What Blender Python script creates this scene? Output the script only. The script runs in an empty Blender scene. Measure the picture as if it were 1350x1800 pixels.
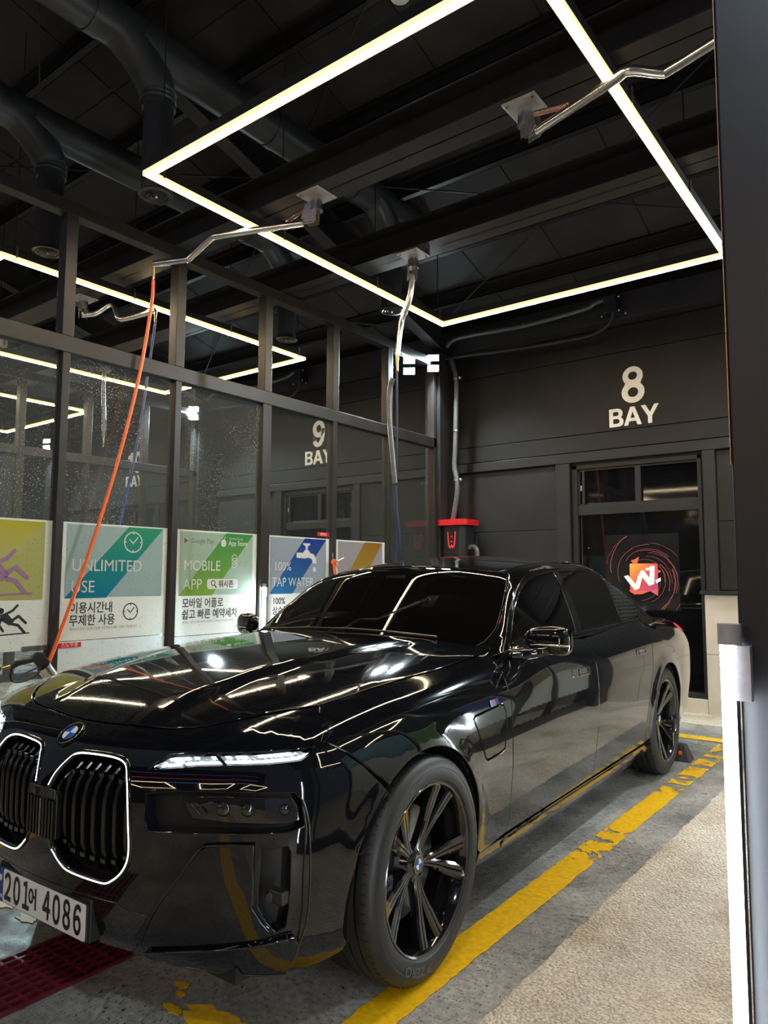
import bpy, math, random
import numpy as np
from mathutils import Vector, Matrix
from mathutils.geometry import delaunay_2d_cdt
random.seed(7)
R_ = math.radians
SC = bpy.context.scene
COL = SC.collection

# ---------------------------------------------------------------- camera
def set_camera():
    f, yaw, pitch, roll = 1276.66, 0.65385, 0.08971, 0.00414
    cy, sy, cp, sp, cr, sr = math.cos(yaw), math.sin(yaw), math.cos(pitch), math.sin(pitch), math.cos(roll), math.sin(roll)
    fw = Vector((-sy*cp, cy*cp, sp)); rt = Vector((cy, sy, 0)); up = rt.cross(fw)
    r2 = rt*cr + up*sr; u2 = up*cr - rt*sr
    cam = bpy.data.cameras.new('camera'); o = bpy.data.objects.new('camera', cam); COL.objects.link(o)
    m = Matrix((r2, u2, -fw)).transposed().to_4x4(); m.translation = (2.4235, -2.1269, 1.3643)
    o.matrix_world = m
    cam.sensor_width = 36; cam.lens = 36*f/1800; cam.clip_start = .02; cam.clip_end = 200
    SC.camera = o
set_camera()

# ---------------------------------------------------------------- night sky and exposure
w = bpy.data.worlds.new('night'); SC.world = w; w.use_nodes = True
w.node_tree.nodes['Background'].inputs[0].default_value = (.035, .04, .05, 1)
w.node_tree.nodes['Background'].inputs[1].default_value = .6
SC.view_settings.view_transform = 'Standard'; SC.view_settings.look = 'None'
SC.view_settings.gamma = 1; SC.view_settings.use_curve_mapping = False
SC.view_settings.exposure = EXPOSURE = 2.1
try:
    SC.cycles.max_bounces = 8; SC.cycles.glossy_bounces = 6; SC.cycles.transparent_max_bounces = 24
    SC.cycles.transmission_bounces = 6; SC.cycles.diffuse_bounces = 4
    SC.cycles.sample_clamp_indirect = 4; SC.cycles.caustics_reflective = False; SC.cycles.caustics_refractive = False
except Exception: pass

# ---------------------------------------------------------------- helpers
def nodes(name):
    m = bpy.data.materials.new(name); m.use_nodes = True
    nt = m.node_tree; return m, nt, nt.nodes['Principled BSDF']
def mat(name, col, rough=.5, metal=0., spec=.5, coat=0., emit=None, strength=0., var=0., scale=8., bump=0., bscale=60., trans=0.):
    m, nt, b = nodes(name)
    b.inputs['Base Color'].default_value = (*col, 1); b.inputs['Roughness'].default_value = rough
    b.inputs['Metallic'].default_value = metal; b.inputs['Specular IOR Level'].default_value = spec
    b.inputs['Coat Weight'].default_value = coat; b.inputs['Coat Roughness'].default_value = .02
    if trans: b.inputs['Transmission Weight'].default_value = trans
    if emit: b.inputs['Emission Color'].default_value = (*emit, 1); b.inputs['Emission Strength'].default_value = strength
    tc = nt.nodes.new('ShaderNodeTexCoord')
    if var:
        n = nt.nodes.new('ShaderNodeTexNoise'); n.inputs['Scale'].default_value = scale; n.inputs['Detail'].default_value = 6
        nt.links.new(tc.outputs['Object'], n.inputs['Vector'])
        cr = nt.nodes.new('ShaderNodeValToRGB')
        cr.color_ramp.elements[0].position = .3; cr.color_ramp.elements[1].position = .7
        cr.color_ramp.elements[0].color = (*[c*(1-var) for c in col], 1); cr.color_ramp.elements[1].color = (*[min(1, c*(1+var)) for c in col], 1)
        nt.links.new(n.outputs[0], cr.inputs[0]); nt.links.new(cr.outputs[0], b.inputs['Base Color'])
        mr = nt.nodes.new('ShaderNodeMapRange'); mr.inputs['To Min'].default_value = max(0, rough-.12*var*2); mr.inputs['To Max'].default_value = min(1, rough+.12*var*2)
        nt.links.new(n.outputs[0], mr.inputs[0]); nt.links.new(mr.outputs[0], b.inputs['Roughness'])
    if bump:
        n2 = nt.nodes.new('ShaderNodeTexNoise'); n2.inputs['Scale'].default_value = bscale; n2.inputs['Detail'].default_value = 4
        nt.links.new(tc.outputs['Object'], n2.inputs['Vector'])
        bp = nt.nodes.new('ShaderNodeBump'); bp.inputs['Strength'].default_value = bump; bp.inputs['Distance'].default_value = .01
        nt.links.new(n2.outputs[0], bp.inputs['Height']); nt.links.new(bp.outputs[0], b.inputs['Normal'])
    return m
M = {}
def tag(o, label=None, cat=None, group=None, kind=None):
    if label: o['label'] = label
    if cat: o['category'] = cat
    if group: o['group'] = group
    if kind: o['kind'] = kind
    return o
def empty(name, loc=(0, 0, 0), rz=0., label=None, cat=None, group=None):
    o = bpy.data.objects.new(name, None); COL.objects.link(o); o.location = loc; o.rotation_euler = (0, 0, rz)
    o.empty_display_size = .1
    return tag(o, label, cat, group)
def link_mesh(name, me, parent=None, loc=None, rot=None):
    o = bpy.data.objects.new(name, me); COL.objects.link(o)
    if parent is not None: o.parent = parent
    if loc is not None: o.location = loc
    if rot is not None: o.rotation_euler = rot
    return o
def kids(o): return [c for c in COL.objects if c.parent is o]
def copy_tree(o, parent=None, loc=None):
    c = o.copy(); COL.objects.link(c); c.parent = parent
    if loc is not None: c.location = loc
    for ch in list(o.children): copy_tree(ch, c)
    return c
class MB:
    def __init__(s): s.v = []; s.f = []
    def add(s, vs, fs):
        b = len(s.v); s.v += [tuple(map(float, p)) for p in vs]; s.f += [tuple(b+i for i in q) for q in fs]; return s
    def box(s, lo, hi, fn=None):
        x0, y0, z0 = lo; x1, y1, z1 = hi
        vs = [(x0,y0,z0),(x1,y0,z0),(x1,y1,z0),(x0,y1,z0),(x0,y0,z1),(x1,y0,z1),(x1,y1,z1),(x0,y1,z1)]
        if fn: vs = [fn(p) for p in vs]
        return s.add(vs, [(0,3,2,1),(4,5,6,7),(0,1,5,4),(1,2,6,5),(2,3,7,6),(3,0,4,7)])
    def tube(s, pts, r, n=10, caps=True, closed=False, up=None):
        P = [Vector(p) for p in pts]; N = len(P)
        rs = r if isinstance(r, (list, tuple)) else [r]*N
        T = []
        for i in range(N):
            a = P[i-1] if (i or closed) else P[0]; c = P[(i+1) % N] if (i < N-1 or closed) else P[-1]
            T.append((c-a).normalized())
        ref = Vector(up) if up else (Vector((0,0,1)) if abs(T[0].z) < .9 else Vector((1,0,0)))
        u = (ref - T[0]*ref.dot(T[0])).normalized(); vs = []
        for i in range(N):
            u = u - T[i]*u.dot(T[i])
            u = u.normalized() if u.length > 1e-6 else Vector((1,0,0))
            w_ = T[i].cross(u)
            for k in range(n):
                a = 2*math.pi*(k+.5)/n
                vs.append(P[i] + (u*math.cos(a) + w_*math.sin(a))*rs[i])
        fs = []
        for i in range(N if closed else N-1):
            j = (i+1) % N
            for k in range(n):
                l = (k+1) % n; fs.append((i*n+k, i*n+l, j*n+l, j*n+k))
        if caps and not closed:
            fs.append(tuple(range(n-1, -1, -1))); fs.append(tuple((N-1)*n+k for k in range(n)))
        return s.add(vs, fs)
    def cyl(s, p0, p1, r0, r1=None, n=20): return s.tube([p0, p1], [r0, r0 if r1 is None else r1], n)
    def lathe(s, prof, o=(0,0,0), ax='z', n=40, closed=False):
        vs = []; fs = []
        for (r, h) in prof:
            for k in range(n):
                a = 2*math.pi*k/n; c, d = r*math.cos(a), r*math.sin(a)
                p = {'z': (c, d, h), 'x': (h, c, d), 'y': (d, h, c)}[ax]
                vs.append((p[0]+o[0], p[1]+o[1], p[2]+o[2]))
        m = len(prof)
        for i in range(m if closed else m-1):
            j = (i+1) % m
            for k in range(n):
                l = (k+1) % n; fs.append((i*n+k, i*n+l, j*n+l, j*n+k))
        return s.add(vs, fs)
    def prism(s, poly, fn, t):
        n = len(poly); vs = [fn(a, b, 0) for a, b in poly] + [fn(a, b, t) for a, b in poly]
        fs = [tuple(range(n-1, -1, -1)), tuple(range(n, 2*n))] + [(i, (i+1) % n, n+(i+1) % n, n+i) for i in range(n)]
        return s.add(vs, fs)
    def ball(s, c, r, n=12, m=8, sc=(1,1,1)):
        vs = []; fs = []
        for i in range(m+1):
            t = math.pi*i/m
            for k in range(n):
                a = 2*math.pi*k/n
                vs.append((c[0]+r*sc[0]*math.sin(t)*math.cos(a), c[1]+r*sc[1]*math.sin(t)*math.sin(a), c[2]+r*sc[2]*math.cos(t)))
        for i in range(m):
            for k in range(n):
                l = (k+1) % n; fs.append((i*n+k, (i+1)*n+k, (i+1)*n+l, i*n+l))
        return s.add(vs, fs)
    def build(s, name, m, parent=None, smooth=None, loc=None, rot=None, bevel=0, recalc=True):
        me = bpy.data.meshes.new(name); me.from_pydata(s.v, [], s.f); me.update()
        if recalc:
            import bmesh
            bm = bmesh.new(); bm.from_mesh(me); bmesh.ops.recalc_face_normals(bm, faces=bm.faces[:]); bm.to_mesh(me); bm.free()
        if m is not None: me.materials.append(m)
        if smooth is not None:
            me.shade_smooth(); me.set_sharp_from_angle(angle=R_(smooth))
        o = link_mesh(name, me, parent, loc, rot)
        if bevel:
            b = o.modifiers.new('edge', 'BEVEL'); b.width = bevel; b.segments = 2; b.limit_method = 'ANGLE'
        return o
def boxo(name, lo, hi, m, parent=None, bevel=0):
    return MB().box(lo, hi).build(name, m, parent, recalc=False, bevel=bevel)
def rbox_pts(x0, y0, x1, y1, r, n=4):
    out = []
    for cx, cy, a0 in ((x1-r, y1-r, 0), (x0+r, y1-r, 90), (x0+r, y0+r, 180), (x1-r, y0+r, 270)):
        for k in range(n+1):
            a = R_(a0+90*k/n); out.append((cx+r*math.cos(a), cy+r*math.sin(a)))
    return out
def crv(pts, n=6):
    P = [np.array(p, float) for p in pts]; out = []
    for i in range(len(P)-1):
        p0 = P[i-1] if i else 2*P[0]-P[1]; p1 = P[i]; p2 = P[i+1]; p3 = P[i+2] if i+2 < len(P) else 2*P[-1]-P[-2]
        for k in range(n):
            t = k/n
            out.append(.5*((2*p1)+(-p0+p2)*t+(2*p0-5*p1+4*p2-p3)*t*t+(-p0+3*p1-3*p2+p3)*t**3))
    out.append(P[-1]); return [tuple(map(float, q)) for q in out]
_TXT = {}
def text(name, body, size, m, parent, fn, thick=.002, bold=0., align='CENTER', sx=1., spacing=1.):
    """real letter meshes; fn(u, v, h) maps letter plane to the place they stand"""
    key = (body, size, bold, align, spacing)
    if key not in _TXT:
        cu = bpy.data.curves.new('lettering', 'FONT'); cu.body = body; cu.size = size; cu.offset = bold; cu.align_x = align; cu.space_character = spacing
        cu.resolution_u = 4
        o = bpy.data.objects.new('lettering', cu); COL.objects.link(o)
        dg = bpy.context.evaluated_depsgraph_get(); dg.update()
        me = bpy.data.meshes.new_from_object(o.evaluated_get(dg))
        _TXT[key] = ([tuple(v.co) for v in me.vertices], [tuple(p.vertices) for p in me.polygons])
        bpy.data.objects.remove(o); bpy.data.curves.remove(cu); bpy.data.meshes.remove(me)
    vs, fs = _TXT[key]; n = len(vs)
    V = [fn(a*sx, b, thick) for a, b, c in vs] + [fn(a*sx, b, 0) for a, b, c in vs]
    F = list(fs)
    ec = {}
    for q in fs:
        for i in range(len(q)):
            a, b = q[i], q[(i+1) % len(q)]; ec[(a, b)] = 1
    for (a, b) in ec:
        if (b, a) not in ec: F.append((b, a, a+n, b+n))
    me = bpy.data.meshes.new(name); me.from_pydata(V, [], F); me.update(); me.materials.append(m)
    return link_mesh(name, me, parent)

# ---------------------------------------------------------------- materials
M['steel'] = mat('black painted steel', (.028, .0262, .0262), .42, 0, .3, var=.18, scale=5, bump=.04, bscale=90)
M['roofsheet'] = mat('dark roof sheet', (.040, .037, .0365), .6, 0, .2, var=.25, scale=2.5)
M['duct'] = mat('dark spiral duct', (.038, .040, .044), .38, 0, .5, var=.2, scale=6)
M['wall'] = mat('charcoal wall panel', (.022, .021, .0205), .5, 0, .15, var=.12, scale=3, bump=.03, bscale=40)
M['wallframe'] = mat('charcoal trim', (.024, .023, .023), .42, 0, .2, var=.1, scale=6)
M['white_letter'] = mat('white letters', (.86, .84, .80), .55, emit=(.9, .87, .82), strength=.0, var=.04, scale=5)
M['stainless'] = mat('stainless steel', (.72, .70, .67), .24, 1, var=.02, scale=10)
M['satin'] = mat('satin steel', (.55, .54, .53), .33, 1, var=.1, scale=30)
M['aluminium'] = mat('brushed aluminium', (.58, .57, .60), .35, 1, var=.15, scale=80)
M['cap_grey'] = mat('grey cap', (.42, .40, .43), .32, .2, var=.1, scale=60)
M['plate_grey'] = mat('bright steel plate', (.55, .53, .50), .4, .25, var=.1, scale=30)
M['brass'] = mat('brass fitting', (.55, .40, .16), .25, 1)
M['copper'] = mat('copper spring', (.42, .25, .18), .35, 1)
M['black_rubber'] = mat('black rubber', (.018, .018, .019), .5, var=.2, scale=20)
M['black_plastic'] = mat('black plastic', (.016, .016, .018), .35, var=.2, scale=20, bump=.05)
M['grey_pipe'] = mat('grey conduit', (.13, .13, .13), .38, .3, var=.15, scale=20)
M['orange_hose'] = mat('orange hose', (.85, .13, .012), .38, var=.08, scale=30)
M['blue_hose'] = mat('blue hose', (.03, .045, .22), .4, var=.1, scale=30)
M['navy_hose'] = mat('navy hose', (.014, .03, .075), .4, var=.1, scale=30)
M['orange_plastic'] = mat('orange plastic', (.85, .12, .02), .4, var=.05)
M['red_plastic'] = mat('red plastic', (.62, .012, .015), .4, var=.08, scale=10)
M['red_paint'] = mat('red lettering', (.75, .05, .04), .4, var=.03)
M['maroon'] = mat('maroon plastic grating', (.125, .008, .016), .42, var=.3, scale=18, bump=.1)
M['concrete_kerb'] = mat('pale stone tile', (.56, .51, .44), .45, var=.1, scale=4)
M['yellow_letter'] = mat('amber display', (.5, .35, .02), .5, emit=(1, .72, .05), strength=1.2)
def emissive(name, col, s, edge=None):
    m, nt, b = nodes(name)
    b.inputs['Base Color'].default_value = (.8, .8, .8, 1); b.inputs['Roughness'].default_value = .4
    b.inputs['Emission Color'].default_value = (*col, 1); b.inputs['Emission Strength'].default_value = s
    return m
M['led'] = emissive('warm led diffuser', (1, .78, .49), 33)
M['led_halo'] = emissive('amber halo edge', (1, .66, .22), .5)  # amber halo around the strips, put into a faint edge emission
M['tube'] = emissive('cool white tube', (.84, .94, 1), 34)
M['flood'] = emissive('flood lamp lens', (.72, .93, 1), 22)
M['neon_p'] = emissive('violet neon', (.28, .10, 1), .7)
M['neon_r'] = emissive('red neon', (1, .08, .06), 1.2)
M['neon_b'] = emissive('blue neon', (.08, .45, 1), 1.2)

def concrete():
    m, nt, b = nodes('wet concrete'); L = nt.links.new; N = nt.nodes.new
    tc = N('ShaderNodeTexCoord')
    def noise(sc, det=6, rough=.6, dist=0):
        n = N('ShaderNodeTexNoise'); n.inputs['Scale'].default_value = sc; n.inputs['Detail'].default_value = det
        n.inputs['Roughness'].default_value = rough; n.inputs['Distortion'].default_value = dist
        L(tc.outputs['Object'], n.inputs['Vector']); return n.outputs[0]
    def ramp(i, *st):
        r = N('ShaderNodeValToRGB'); e = r.color_ramp.elements
        while len(e) < len(st): e.new(.5)
        for k, (p, c) in enumerate(st): e[k].position = p; e[k].color = (*c, 1) if len(c) == 3 else c
        L(i, r.inputs[0]); return r.outputs[0]
    big = ramp(noise(1.6, 8, .65, .6), (.30, (.13, .125, .118)), (.50, (.29, .277, .26)), (.72, (.45, .432, .405)))
    fine = ramp(noise(38, 5, .7), (.30, (.45, .45, .45)), (.55, (1, 1, 1)), (.75, (1.3, 1.3, 1.3)))
    pits = ramp(noise(75, 3, .5), (.33, (.12, .12, .12)), (.40, (1, 1, 1)))
    def mul(a, c):
        x = N('ShaderNodeMix'); x.data_type = 'RGBA'; x.blend_type = 'MULTIPLY'; x.inputs[0].default_value = 1
        L(a, x.inputs[6]); L(c, x.inputs[7]); return x.outputs[2]
    L(mul(mul(big, fine), pits), b.inputs['Base Color'])
    L(ramp(noise(2.3, 6, .6, .5), (.38, (.16,)*3), (.62, (.62,)*3)), b.inputs['Roughness'])
    bp = N('ShaderNodeBump'); bp.inputs['Strength'].default_value = .35; bp.inputs['Distance'].default_value = .004
    L(noise(90, 4, .6), bp.inputs['Height']); L(bp.outputs[0], b.inputs['Normal'])
    return m
M['concrete'] = concrete()
def pebble():
    m, nt, b = nodes('pebbled beige floor coating'); L = nt.links.new; N = nt.nodes.new
    tc = N('ShaderNodeTexCoord')
    n1 = N('ShaderNodeTexNoise'); n1.inputs['Scale'].default_value = 2.2; n1.inputs['Detail'].default_value = 8; n1.inputs['Roughness'].default_value = .6
    n2 = N('ShaderNodeTexNoise'); n2.inputs['Scale'].default_value = 120; n2.inputs['Detail'].default_value = 3
    v = N('ShaderNodeTexVoronoi'); v.inputs['Scale'].default_value = 78
    for n in (n1, n2, v): L(tc.outputs['Object'], n.inputs['Vector'])
    r = N('ShaderNodeValToRGB'); e = r.color_ramp.elements; e.new(.5)
    for k, (p, c) in enumerate(((.3, (.36, .28, .19)), (.5, (.58, .51, .42)), (.7, (.68, .62, .53)))): e[k].position = p; e[k].color = (*c, 1)
    L(n1.outputs[0], r.inputs[0])
    r2 = N('ShaderNodeValToRGB'); r2.color_ramp.elements[0].position = .35; r2.color_ramp.elements[0].color = (.6, .58, .55, 1); r2.color_ramp.elements[1].position = .6; r2.color_ramp.elements[1].color = (1.1, 1.1, 1.1, 1)
    L(n2.outputs[0], r2.inputs[0])
    x = N('ShaderNodeMix'); x.data_type = 'RGBA'; x.blend_type = 'MULTIPLY'; x.inputs[0].default_value = 1
    L(r.outputs[0], x.inputs[6]); L(r2.outputs[0], x.inputs[7]); L(x.outputs[2], b.inputs['Base Color'])
    b.inputs['Roughness'].default_value = .62
    bp = N('ShaderNodeBump'); bp.inputs['Strength'].default_value = 1.0; bp.inputs['Distance'].default_value = .008; bp.invert = True
    L(v.outputs[0], bp.inputs['Height']); L(bp.outputs[0], b.inputs['Normal'])
    return m
M['pebble'] = pebble()
def chipped(name, col, lo, hi, scale=6.):
    m, nt, b = nodes(name); L = nt.links.new; N = nt.nodes.new
    tc = N('ShaderNodeTexCoord'); n = N('ShaderNodeTexNoise'); n.inputs['Scale'].default_value = scale; n.inputs['Detail'].default_value = 9; n.inputs['Roughness'].default_value = .62
    L(tc.outputs['Object'], n.inputs['Vector'])
    r = N('ShaderNodeValToRGB'); r.color_ramp.elements[0].position = lo; r.color_ramp.elements[1].position = hi; L(n.outputs[0], r.inputs[0])
    n2 = N('ShaderNodeTexNoise'); n2.inputs['Scale'].default_value = 40; n2.inputs['Detail'].default_value = 6; L(tc.outputs['Object'], n2.inputs['Vector'])
    r2 = N('ShaderNodeValToRGB'); r2.color_ramp.elements[0].position = .3; r2.color_ramp.elements[0].color = (*[c*.72 for c in col], 1); r2.color_ramp.elements[1].position = .65; r2.color_ramp.elements[1].color = (*col, 1)
    L(n2.outputs[0], r2.inputs[0]); L(r2.outputs[0], b.inputs['Base Color']); b.inputs['Roughness'].default_value = .38
    t = N('ShaderNodeBsdfTransparent'); mx = N('ShaderNodeMixShader'); L(r.outputs[0], mx.inputs[0]); L(t.outputs[0], mx.inputs[1]); L(b.outputs[0], mx.inputs[2])
    L(mx.outputs[0], nt.nodes['Material Output'].inputs['Surface'])
    return m
M['yellow'] = chipped('yellow road paint', (.86, .49, .005), .26, .27, 3.5)
M['yellow_worn'] = chipped('worn yellow road paint', (.86, .49, .005), .47, .475, 5.5)
def wetglass(name, milk=.05, drops=.55, tint=(.90, .94, .94)):
    m, nt, b = nodes(name); L = nt.links.new; N = nt.nodes.new
    nt.nodes.remove(b); tc = N('ShaderNodeTexCoord')
    t = N('ShaderNodeBsdfTransparent'); t.inputs[0].default_value = (*tint, 1)
    g = N('ShaderNodeBsdfGlossy'); g.inputs['Roughness'].default_value = .015
    fr = N('ShaderNodeFresnel'); ge = N('ShaderNodeNewGeometry'); io = N('ShaderNodeMath'); io.operation = 'MULTIPLY_ADD'; io.inputs[1].default_value = -.8333; io.inputs[2].default_value = 1.5; L(ge.outputs['Backfacing'], io.inputs[0]); L(io.outputs[0], fr.inputs['IOR'])
    m1 = N('ShaderNodeMixShader'); L(fr.outputs[0], m1.inputs[0]); L(t.outputs[0], m1.inputs[1]); L(g.outputs[0], m1.inputs[2])
    d = N('ShaderNodeBsdfDiffuse'); d.inputs[0].default_value = (.75, .8, .82, 1); tr = N('ShaderNodeBsdfTranslucent'); tr.inputs[0].default_value = (.75, .8, .82, 1)
    dm = N('ShaderNodeMixShader'); L(d.outputs[0], dm.inputs[1]); L(tr.outputs[0], dm.inputs[2])
    v = N('ShaderNodeTexVoronoi'); v.inputs['Scale'].default_value = 55; L(tc.outputs['Object'], v.inputs['Vector'])
    sz = N('ShaderNodeTexNoise'); sz.inputs['Scale'].default_value = 1.7; sz.inputs['Detail'].default_value = 3; L(tc.outputs['Object'], sz.inputs['Vector'])
    mr = N('ShaderNodeMapRange'); mr.inputs['From Min'].default_value = .35; mr.inputs['From Max'].default_value = .75; mr.inputs['To Min'].default_value = .03; mr.inputs['To Max'].default_value = .26
    L(sz.outputs[0], mr.inputs[0])
    lt = N('ShaderNodeMath'); lt.operation = 'LESS_THAN'; L(v.outputs[0], lt.inputs[0]); L(mr.outputs[0], lt.inputs[1])
    mu = N('ShaderNodeMath'); mu.operation = 'MULTIPLY_ADD'; mu.inputs[1].default_value = drops*.5; mu.inputs[2].default_value = milk; L(lt.outputs[0], mu.inputs[0])
    m2 = N('ShaderNodeMixShader'); L(mu.outputs[0], m2.inputs[0]); L(m1.outputs[0], m2.inputs[1]); L(dm.outputs[0], m2.inputs[2])
    L(m2.outputs[0], nt.nodes['Material Output'].inputs['Surface'])
    return m
M['glass'] = wetglass('wet glass', .03, .9)
M['glass_clear'] = wetglass('dusty glass', .010, .0)
M['dark_glass'] = mat('dark door glass', (.004, .004, .005), .03, 0, .5, var=.2, scale=2)
def film(name, col, alpha_t=.35, spk=.35):
    """printed translucent film on the glass, speckled with water"""
    m, nt, b = nodes(name); L = nt.links.new; N = nt.nodes.new
    b.inputs['Roughness'].default_value = .35
    tc = N('ShaderNodeTexCoord'); n = N('ShaderNodeTexNoise'); n.inputs['Scale'].default_value = 85; n.inputs['Detail'].default_value = 2; L(tc.outputs['Object'], n.inputs['Vector'])
    r = N('ShaderNodeValToRGB'); e = r.color_ramp.elements; e[0].position = .27; e[0].color = (*[c*(1-spk*1.6) if spk < .6 else 0 for c in col], 1); e[1].position = .36; e[1].color = (*col, 1)
    L(n.outputs[0], r.inputs[0]); L(r.outputs[0], b.inputs['Base Color'])
    tr = N('ShaderNodeBsdfTranslucent'); L(r.outputs[0], tr.inputs[0])
    mx = N('ShaderNodeMixShader'); mx.inputs[0].default_value = alpha_t; L(b.outputs[0], mx.inputs[1]); L(tr.outputs[0], mx.inputs[2])
    L(mx.outputs[0], nt.nodes['Material Output'].inputs['Surface'])
    return m

# ---------------------------------------------------------------- the setting
BAY = 4.703; XC = -.19; XP = -2.54; YB = 5.81
def struct(o): o['kind'] = 'structure'; return o
floor = struct(boxo('floor', (-16, -12, -.3), (9, YB+.2, 0), M['concrete']))
# pebbled coating: ragged near edge
def strip(x0, x1, y0, y1, jag, step=.06, z=.003, seed=1, side='l'):
    rnd = random.Random(seed); n = int((y1-y0)/step); L_ = []; R2 = []
    for i in range(n+1):
        y = y0+(y1-y0)*i/n
        L_.append((x0+rnd.uniform(-jag, jag), y)); R2.append((x1+(rnd.uniform(-jag, jag) if side == 'b' else 0), y))
    vs = [(x, y, z) for x, y in L_]+[(x, y, z) for x, y in R2]; m_ = n+1
    return vs, [(i, m_+i, m_+i+1, i+1) for i in range(n)]
mb = MB(); mb.add(*strip(1.225, 3.6, -12, 5.2, .006, .035)); mb.build('pebbled_coating', M['pebble'], floor, recalc=False)
mb = MB(); mb.box((-1.2, 5.2, .0005), (3.6, YB, .004)); mb.build('pebbled_coating', M['pebble'], floor, recalc=False)

def roofz(y): return 5.95-.29*(y-1.4)
mb = MB()
mb.add([(-16, -3.2, roofz(-3.2)), (9, -3.2, roofz(-3.2)), (9, YB+.2, roofz(YB+.2)), (-16, YB+.2, roofz(YB+.2)),
        (-16, -3.2, roofz(-3.2)+.1), (9, -3.2, roofz(-3.2)+.1), (9, YB+.2, roofz(YB+.2)+.1), (-16, YB+.2, roofz(YB+.2)+.1)],
       [(0,1,2,3),(7,6,5,4),(0,4,5,1),(1,5,6,2),(2,6,7,3),(3,7,4,0)])
ceiling = struct(mb.build('ceiling', M['roofsheet']))
for k in range(24):                                  # roof sheets between seams, lying just under the deck
    x0 = -14+k*.95
    for (ya, yb) in ((-2.6, -.62), (-.58, 1.42), (1.46, 3.46), (3.5, 5.7)):
        MB().add([(x0, ya, roofz(ya)-.012), (x0+.935, ya, roofz(ya)-.012), (x0+.935, yb, roofz(yb)-.012), (x0, yb, roofz(yb)-.012),
                  (x0, ya, roofz(ya)), (x0+.935, ya, roofz(ya)), (x0+.935, yb, roofz(yb)), (x0, yb, roofz(yb))],
                 [(0,3,2,1),(0,1,5,4),(1,2,6,5),(2,3,7,6),(3,0,4,7)]).build('roof_sheet', M['roofsheet'], ceiling, recalc=False)
def purlin(y):
    z = roofz(y)-.02; m_ = MB()
    m_.box((-15, y-.006, z-.17), (8.5, y, z)); m_.box((-15, y-.07, z-.012), (8.5, y, z)); m_.box((-15, y-.07, z-.17), (8.5, y, z-.158)); m_.box((-15, y-.07, z-.17), (8.5, y-.064, z-.145))
    m_.build('purlin', M['steel'], ceiling)
for y in (-2.4, -1.55, -.7, .15, 1.0, 1.85, 2.7, 3.55, 4.4, 5.2): purlin(y)
for x in (XP-2*BAY, XP-BAY, XP, XP+BAY):           # sloping rafters over each partition
    m_ = MB()
    def pr(y, dz): return roofz(y)-.19+dz
    for (hw, a, b_) in ((.075, -.33, -.318), (.075, -.012, 0), (.005, -.33, 0)):
        y0, y1 = -3.0, 5.55
        m_.add([(x-hw, y0, pr(y0, a)), (x+hw, y0, pr(y0, a)), (x+hw, y1, pr(y1, a)), (x-hw, y1, pr(y1, a)),
                (x-hw, y0, pr(y0, b_)), (x+hw, y0, pr(y0, b_)), (x+hw, y1, pr(y1, b_)), (x-hw, y1, pr(y1, b_))],
               [(0,3,2,1),(4,5,6,7),(0,1,5,4),(1,2,6,5),(2,3,7,6),(3,0,4,7)])
    m_.build('rafter', M['steel'], ceiling)
def brace(a, b_): MB().tube([a, b_], .008, 6).build('brace_rod', M['steel'], ceiling)
for x0 in (XP, XP-BAY):
    brace((x0, .2, roofz(.2)-.3), (x0+BAY, 2.7, roofz(2.7)-.3)); brace((x0+BAY, .2, roofz(.2)-.3), (x0, 2.7, roofz(2.7)-.3))
    brace((x0, 2.7, roofz(2.7)-.3), (x0+BAY, 5.4, roofz(5.4)-.3)); brace((x0+BAY, 2.7, roofz(2.7)-.3), (x0, 5.4, roofz(5.4)-.3))

# cross beams that carry the hose arms (H sections running over the partitions)
for bi, y in enumerate((1.55, 2.76)):
    m_ = MB(); z = 4.105
    m_.box((-15, y-.125, z), (8.5, y+.125, z+.012)); m_.box((-15, y-.125, z+.238), (8.5, y+.125, z+.25)); m_.box((-15, y-.005, z), (8.5, y+.005, z+.25))
    o = m_.build('trim_%d' % (bi+1), M['steel']); struct(o)
o = struct(boxo('trim_3', (-15, 5.60, 4.20), (8.5, YB, 4.50), M['steel'], bevel=.006))

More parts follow.
